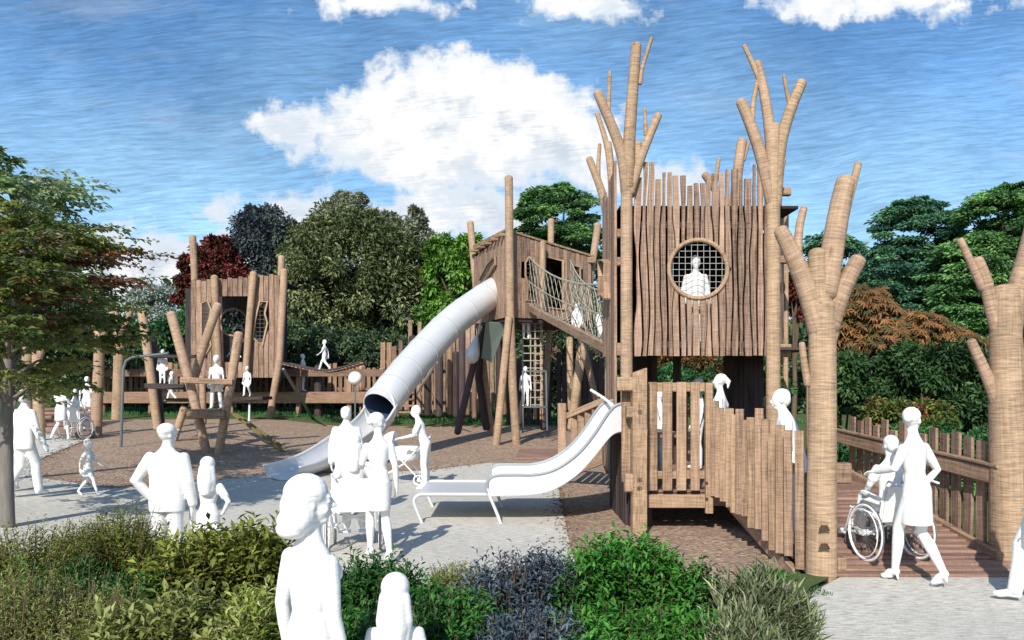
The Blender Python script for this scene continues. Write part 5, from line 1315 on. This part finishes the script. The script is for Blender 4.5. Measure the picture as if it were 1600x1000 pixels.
fb('broad leaved olive shrub in front of the girl and the man', [(330, 890, 75, 75), (400, 890, 60, 75), (280, 920, 60, 70)], 5.2, M['s_olive'], 900, .115, .36, 11)
fb('broad leaved yellow olive shrub at the bottom left of the front woman', [(300, 985, 90, 70), (220, 1010, 90, 70)], 4.1, M['s_yellow'], 420, .105, .36, 11)
fb('variegated lime shrub touching the front woman', [(405, 965, 38, 55), (385, 1000, 45, 45)], 3.9, M['s_lime'], 330, .075, .3, 12)
fb('dark green shrub between the front woman and the path', [(590, 930, 70, 62), (540, 960, 60, 60), (650, 958, 65, 52)], 5.2, M['s_green'], 1500, .075, .38, 12)
fb('dark green shrub at the bottom behind the long haired child', [(700, 975, 80, 55), (600, 1000, 90, 50)], 4.5, M['s_green'], 900, .07, .38, 12)
fb('small yellow green shrub tuft left of the blue grey shrub', [(712, 905, 42, 26)], 5.75, M['s_yellow'], 420, .04, .3, 14)
fb('blue grey shrub in the middle of the foreground', [(800, 930, 80, 68), (855, 915, 50, 55), (760, 965, 60, 60)], 4.9, M['s_blue'], 1400, .07, .3, 13)
fb('blue grey shrub low at the bottom edge', [(830, 1000, 80, 50)], 4.3, M['s_blue'], 500, .065, .3, 13)
fb('tallest bright green shrub below the square timber post', [(945, 915, 72, 78), (1030, 925, 70, 72), (985, 900, 60, 62)], 5.0, M['s_bright'], 1500, .08, .4, 12)
fb('bright green shrub along the bottom edge right of the blue grey one', [(960, 1000, 100, 50), (1060, 1000, 70, 50)], 4.3, M['s_bright'], 900, .075, .4, 12)
fb('dark green shrub between the bright green one and the silvery blades', [(1090, 945, 45, 60), (1120, 985, 50, 50)], 5.0, M['s_green'], 600, .075, .38, 12)
fb('silvery green blade leaved plant left of the pale path', [(1185, 965, 65, 66), (1215, 985, 60, 55)], 4.7, M['s_pale'], 800, .15, .12, 9, up=1.1, fan=.4)
fb('silvery green tuft at the bottom by the edge of the path', [(1160, 1010, 60, 50)], 4.2, M['s_pale'], 350, .12, .14, 9, up=1.1, fan=.4)
fb('loose green sprigs between the blue grey and the bright green shrubs', [(885, 940, 28, 50), (870, 985, 30, 40)], 4.75, M['s_green'], 260, .075, .38, 11)
fb('olive sprigs poking between the dark green and the blue grey shrubs', [(730, 950, 26, 40), (745, 985, 30, 30)], 4.75, M['s_olive'], 200, .07, .34, 11)
fb('low leafy sprigs at the foot of the near log post', [(1190, 905, 40, 20)], 6.2, M['s_green'], 130, .07, .35, 10)
# loose grass along the verge and behind the play area
def grass(name, xs, ys, n, h, m):
    x = rng.uniform(*xs, n); y = rng.uniform(*ys, n); z = np.array([gz(a, b) for a, b in zip(x, y)])+.02
    d = np.stack([rng.normal(size=n)*.35, rng.normal(size=n)*.35, np.ones(n)], 1); hh = h*rng.uniform(.5, 1.3, n)
    o = leafmesh(name, m, None, np.stack([x, y, z], 1), d, unit(n), hh, hh*.14, rng.uniform(0, 1, n)); o['kind'] = 'stuff'
grass('grass', (-24, 12), (31.2, 36), 22000, .15, M['l_green'])
grass('verge_grass', (2.55, 3.05), (7.6, 8.5), 1100, .05, M['l_green'])

# loose bark scattered where the woodchip meets the path
M['l_bark'] = L_('loose_bark_chips', [(.10, .06, .04), (.24, .16, .11), (.38, .28, .2)], 0.0)
bp = [Vector(p) for p in pth[2:16]]; pp_ = []
for a, b in zip(bp[:-1], bp[1:]):
    n_ = int((b-a).length*70); t = rng.uniform(0, 1, n_)[:, None]; pp_.append(np.array(a)+(np.array(b)-np.array(a))*t+rng.normal(size=(n_, 2))*np.array([.16, .22])*rng.uniform(.2, 1.6, (n_, 1)))
pp_ = np.concatenate(pp_); zz = np.array([gz(a, b)+.042 for a, b in pp_]); n_ = len(pp_)
o_ = leafmesh('loose_bark', M['l_bark'], None, np.column_stack([pp_, zz]), np.column_stack([rng.normal(size=(n_, 2)), np.full(n_, .05)]), np.tile([0, 0, 1.], (n_, 1)), rng.uniform(.03, .07, n_), rng.uniform(.015, .035, n_), rng.uniform(0, 1, n_)); o_['kind'] = 'stuff'
# ================================================================== SKY, SUN, CAMERA
AZ = math.radians(16); EL = math.radians(36)
sd = V(-math.sin(AZ)*math.cos(EL), -math.cos(AZ)*math.cos(EL), math.sin(EL))        # towards the sun
l = D.lights.new('sun', 'SUN'); l.energy = 5.0; l.angle = math.radians(.5); l.color = (1, .94, .84)
so = D.objects.new('sun', l); COL.objects.link(so); so.rotation_euler = sd.to_track_quat('Z', 'Y').to_euler(); so.location = (-10, -30, 30)
w = D.worlds.new('World'); SC.world = w; w.use_nodes = True; nt = w.node_tree; nt.nodes.clear(); q = NT(nt)
sky = q.n('ShaderNodeTexSky', sky_type='NISHITA'); sky.sun_disc = False; sky.sun_elevation = EL; sky.sun_rotation = math.pi+AZ; sky.air_density = 1.0; sky.dust_density = .6; sky.ozone_density = 2.0
tc = q.n('ShaderNodeTexCoord').outputs['Generated']
sx = q.n('ShaderNodeSeparateXYZ'); q.inp(sx.inputs[0], tc)
yy = q.math('MAXIMUM', sx.outputs[1], .05)
u = q.math('DIVIDE', sx.outputs[0], yy); v = q.math('DIVIDE', sx.outputs[2], yy)
cb = q.n('ShaderNodeCombineXYZ'); q.inp(cb.inputs[0], u); q.inp(cb.inputs[1], v)
uv = cb.outputs[0]
n1 = q.n('ShaderNodeTexNoise'); q.inp(n1.inputs['Vector'], uv); n1.inputs['Scale'].default_value = 9; n1.inputs['Detail'].default_value = 7; n1.inputs['Roughness'].default_value = .58
dx = q.math('MULTIPLY', q.math('SUBTRACT', n1.outputs[0], .5), .12)
n2 = q.noise(uv, 24, 5, .6); dy = q.math('MULTIPLY', q.math('SUBTRACT', n2, .5), .07)
acc = None
for (cx, cy, rx, ry) in [(690, 170, 105, 75), (800, 185, 115, 72), (885, 225, 65, 60), (560, 205, 95, 42), (480, 195, 58, 26), (650, 235, 110, 45), (740, 265, 100, 34), (745, 330, 110, 42), (650, 345, 60, 24), (500, 338, 62, 22),
    (250, 440, 125, 78), (180, 420, 60, 55), (895, 2, 55, 17), (600, 0, 42, 8), (1390, -2, 85, 13), (1040, 285, 70, 22), (330, 330, 10, 6)]:
    a = q.math('DIVIDE', q.math('SUBTRACT', u, (cx-800)/F), rx/F); b = q.math('DIVIDE', q.math('SUBTRACT', v, (HZ-cy)/F), ry/F)
    r = q.math('SQRT', q.math('ADD', q.math('MULTIPLY', a, a), q.math('MULTIPLY', b, b)))
    e = q.math('MULTIPLY', q.math('SUBTRACT', 1.0, r), ry/F)       # signed size in the same units
    acc = e if acc is None else q.math('SMOOTH_MAX', acc, e, .012)
dens = q.math('ADD', q.math('ADD', q.math('ADD', acc, dx), dy), .013)
mask = q.range(dens, -.004, .011, 0, 1)
# faint wisps
wn = q.noise(q.mapping(uv, (2.4, 8, 1), (0, 0, .1)), 1, 6, .62)
wisp = q.math('MULTIPLY', q.range(wn, .56, .80, 0, .38), 1.0)
mask = q.math('MAXIMUM', mask, wisp)
front = q.range(sx.outputs[1], .05, .12, 0, 1); mask = q.math('MULTIPLY', mask, front)
# streaks drawn across the sky
uvr = q.mapping(uv, (1, 1, 1), (0, 0, -.085))
wob = q.n('ShaderNodeVectorMath', operation='ADD'); q.inp(wob.inputs[0], uvr)
wc_ = q.n('ShaderNodeCombineXYZ'); q.inp(wc_.inputs[1], q.math('MULTIPLY', q.noise(uv, 3.0, 2), .045)); q.inp(wob.inputs[1], wc_.outputs[0]); uvr = wob.outputs[0]
st = q.noise(q.mapping(uvr, (13, 165, 1)), 1, 4, .7, .8)
patch = q.noise(q.mapping(uv, (3.2, 4.2, 1)), 1, 2, .5)
hs = q.n('ShaderNodeHueSaturation'); hs.inputs['Saturation'].default_value = 1.22; hs.inputs['Value'].default_value = 1.0; q.inp(hs.inputs['Color'], sky.outputs[0])
st2 = q.noise(q.mapping(uvr, (26, 300, 1)), 1, 3, .7, .5)
k = q.math('MULTIPLY', q.math('MULTIPLY', q.range(st, .3, .7, .88, 1.18), q.range(st2, .35, .65, .86, 1.18)), q.range(patch, .35, .65, .92, 1.22))
pn = q.noise(q.mapping(uv, (2.2, 3.0, 1)), 1, 4, .55)
tint = q.math('ADD', q.range(pn, .42, .62, 0, .30), q.range(v, .12, .40, .30, 0), clamp=True)
skc = q.mix(tint, hs.outputs[0], C(3.1, 5.2, 7.0))
sc = q.n('ShaderNodeVectorMath', operation='SCALE'); q.inp(sc.inputs[0], skc); q.inp(sc.inputs['Scale'], q.math('MULTIPLY', k, front) if 0 else k)
shade = q.math('ADD', q.noise(uv, 13, 5, .6), q.math('ADD', q.range(v, .24, .36, -.10, .05), q.math('MULTIPLY', q.math('SUBTRACT', st2, .5), .28)))
ccol = q.ramp(shade, [(.34, (4.6, 5.2, 5.9)), (.50, (7.6, 7.6, 7.6))])
under = q.range(q.math('ADD', dens, q.math('MULTIPLY', q.math('SUBTRACT', shade, .5), .10)), .0, .030, 0, 1)
ccol2 = q.mix(under, C(5.6, 6.2, 6.9), ccol)
fin = q.mix(mask, sc.outputs[0], ccol2)
bg = q.n('ShaderNodeBackground'); q.inp(bg.inputs[0], fin); bg.inputs[1].default_value = .12
o = q.n('ShaderNodeOutputWorld'); nt.links.new(bg.outputs[0], o.inputs[0])
cam = D.cameras.new('camera'); co = D.objects.new('camera', cam); COL.objects.link(co); SC.camera = co
co.location = (0, 0, HC); co.rotation_euler = (math.radians(90), 0, 0)
cam.sensor_width = 36; cam.lens = F/1600*36; cam.shift_y = (HZ-500)/1600; cam.clip_end = 2000
SC.view_settings.view_transform = 'Standard'; SC.view_settings.look = 'None'; SC.view_settings.exposure = 0.2; SC.view_settings.gamma = 1
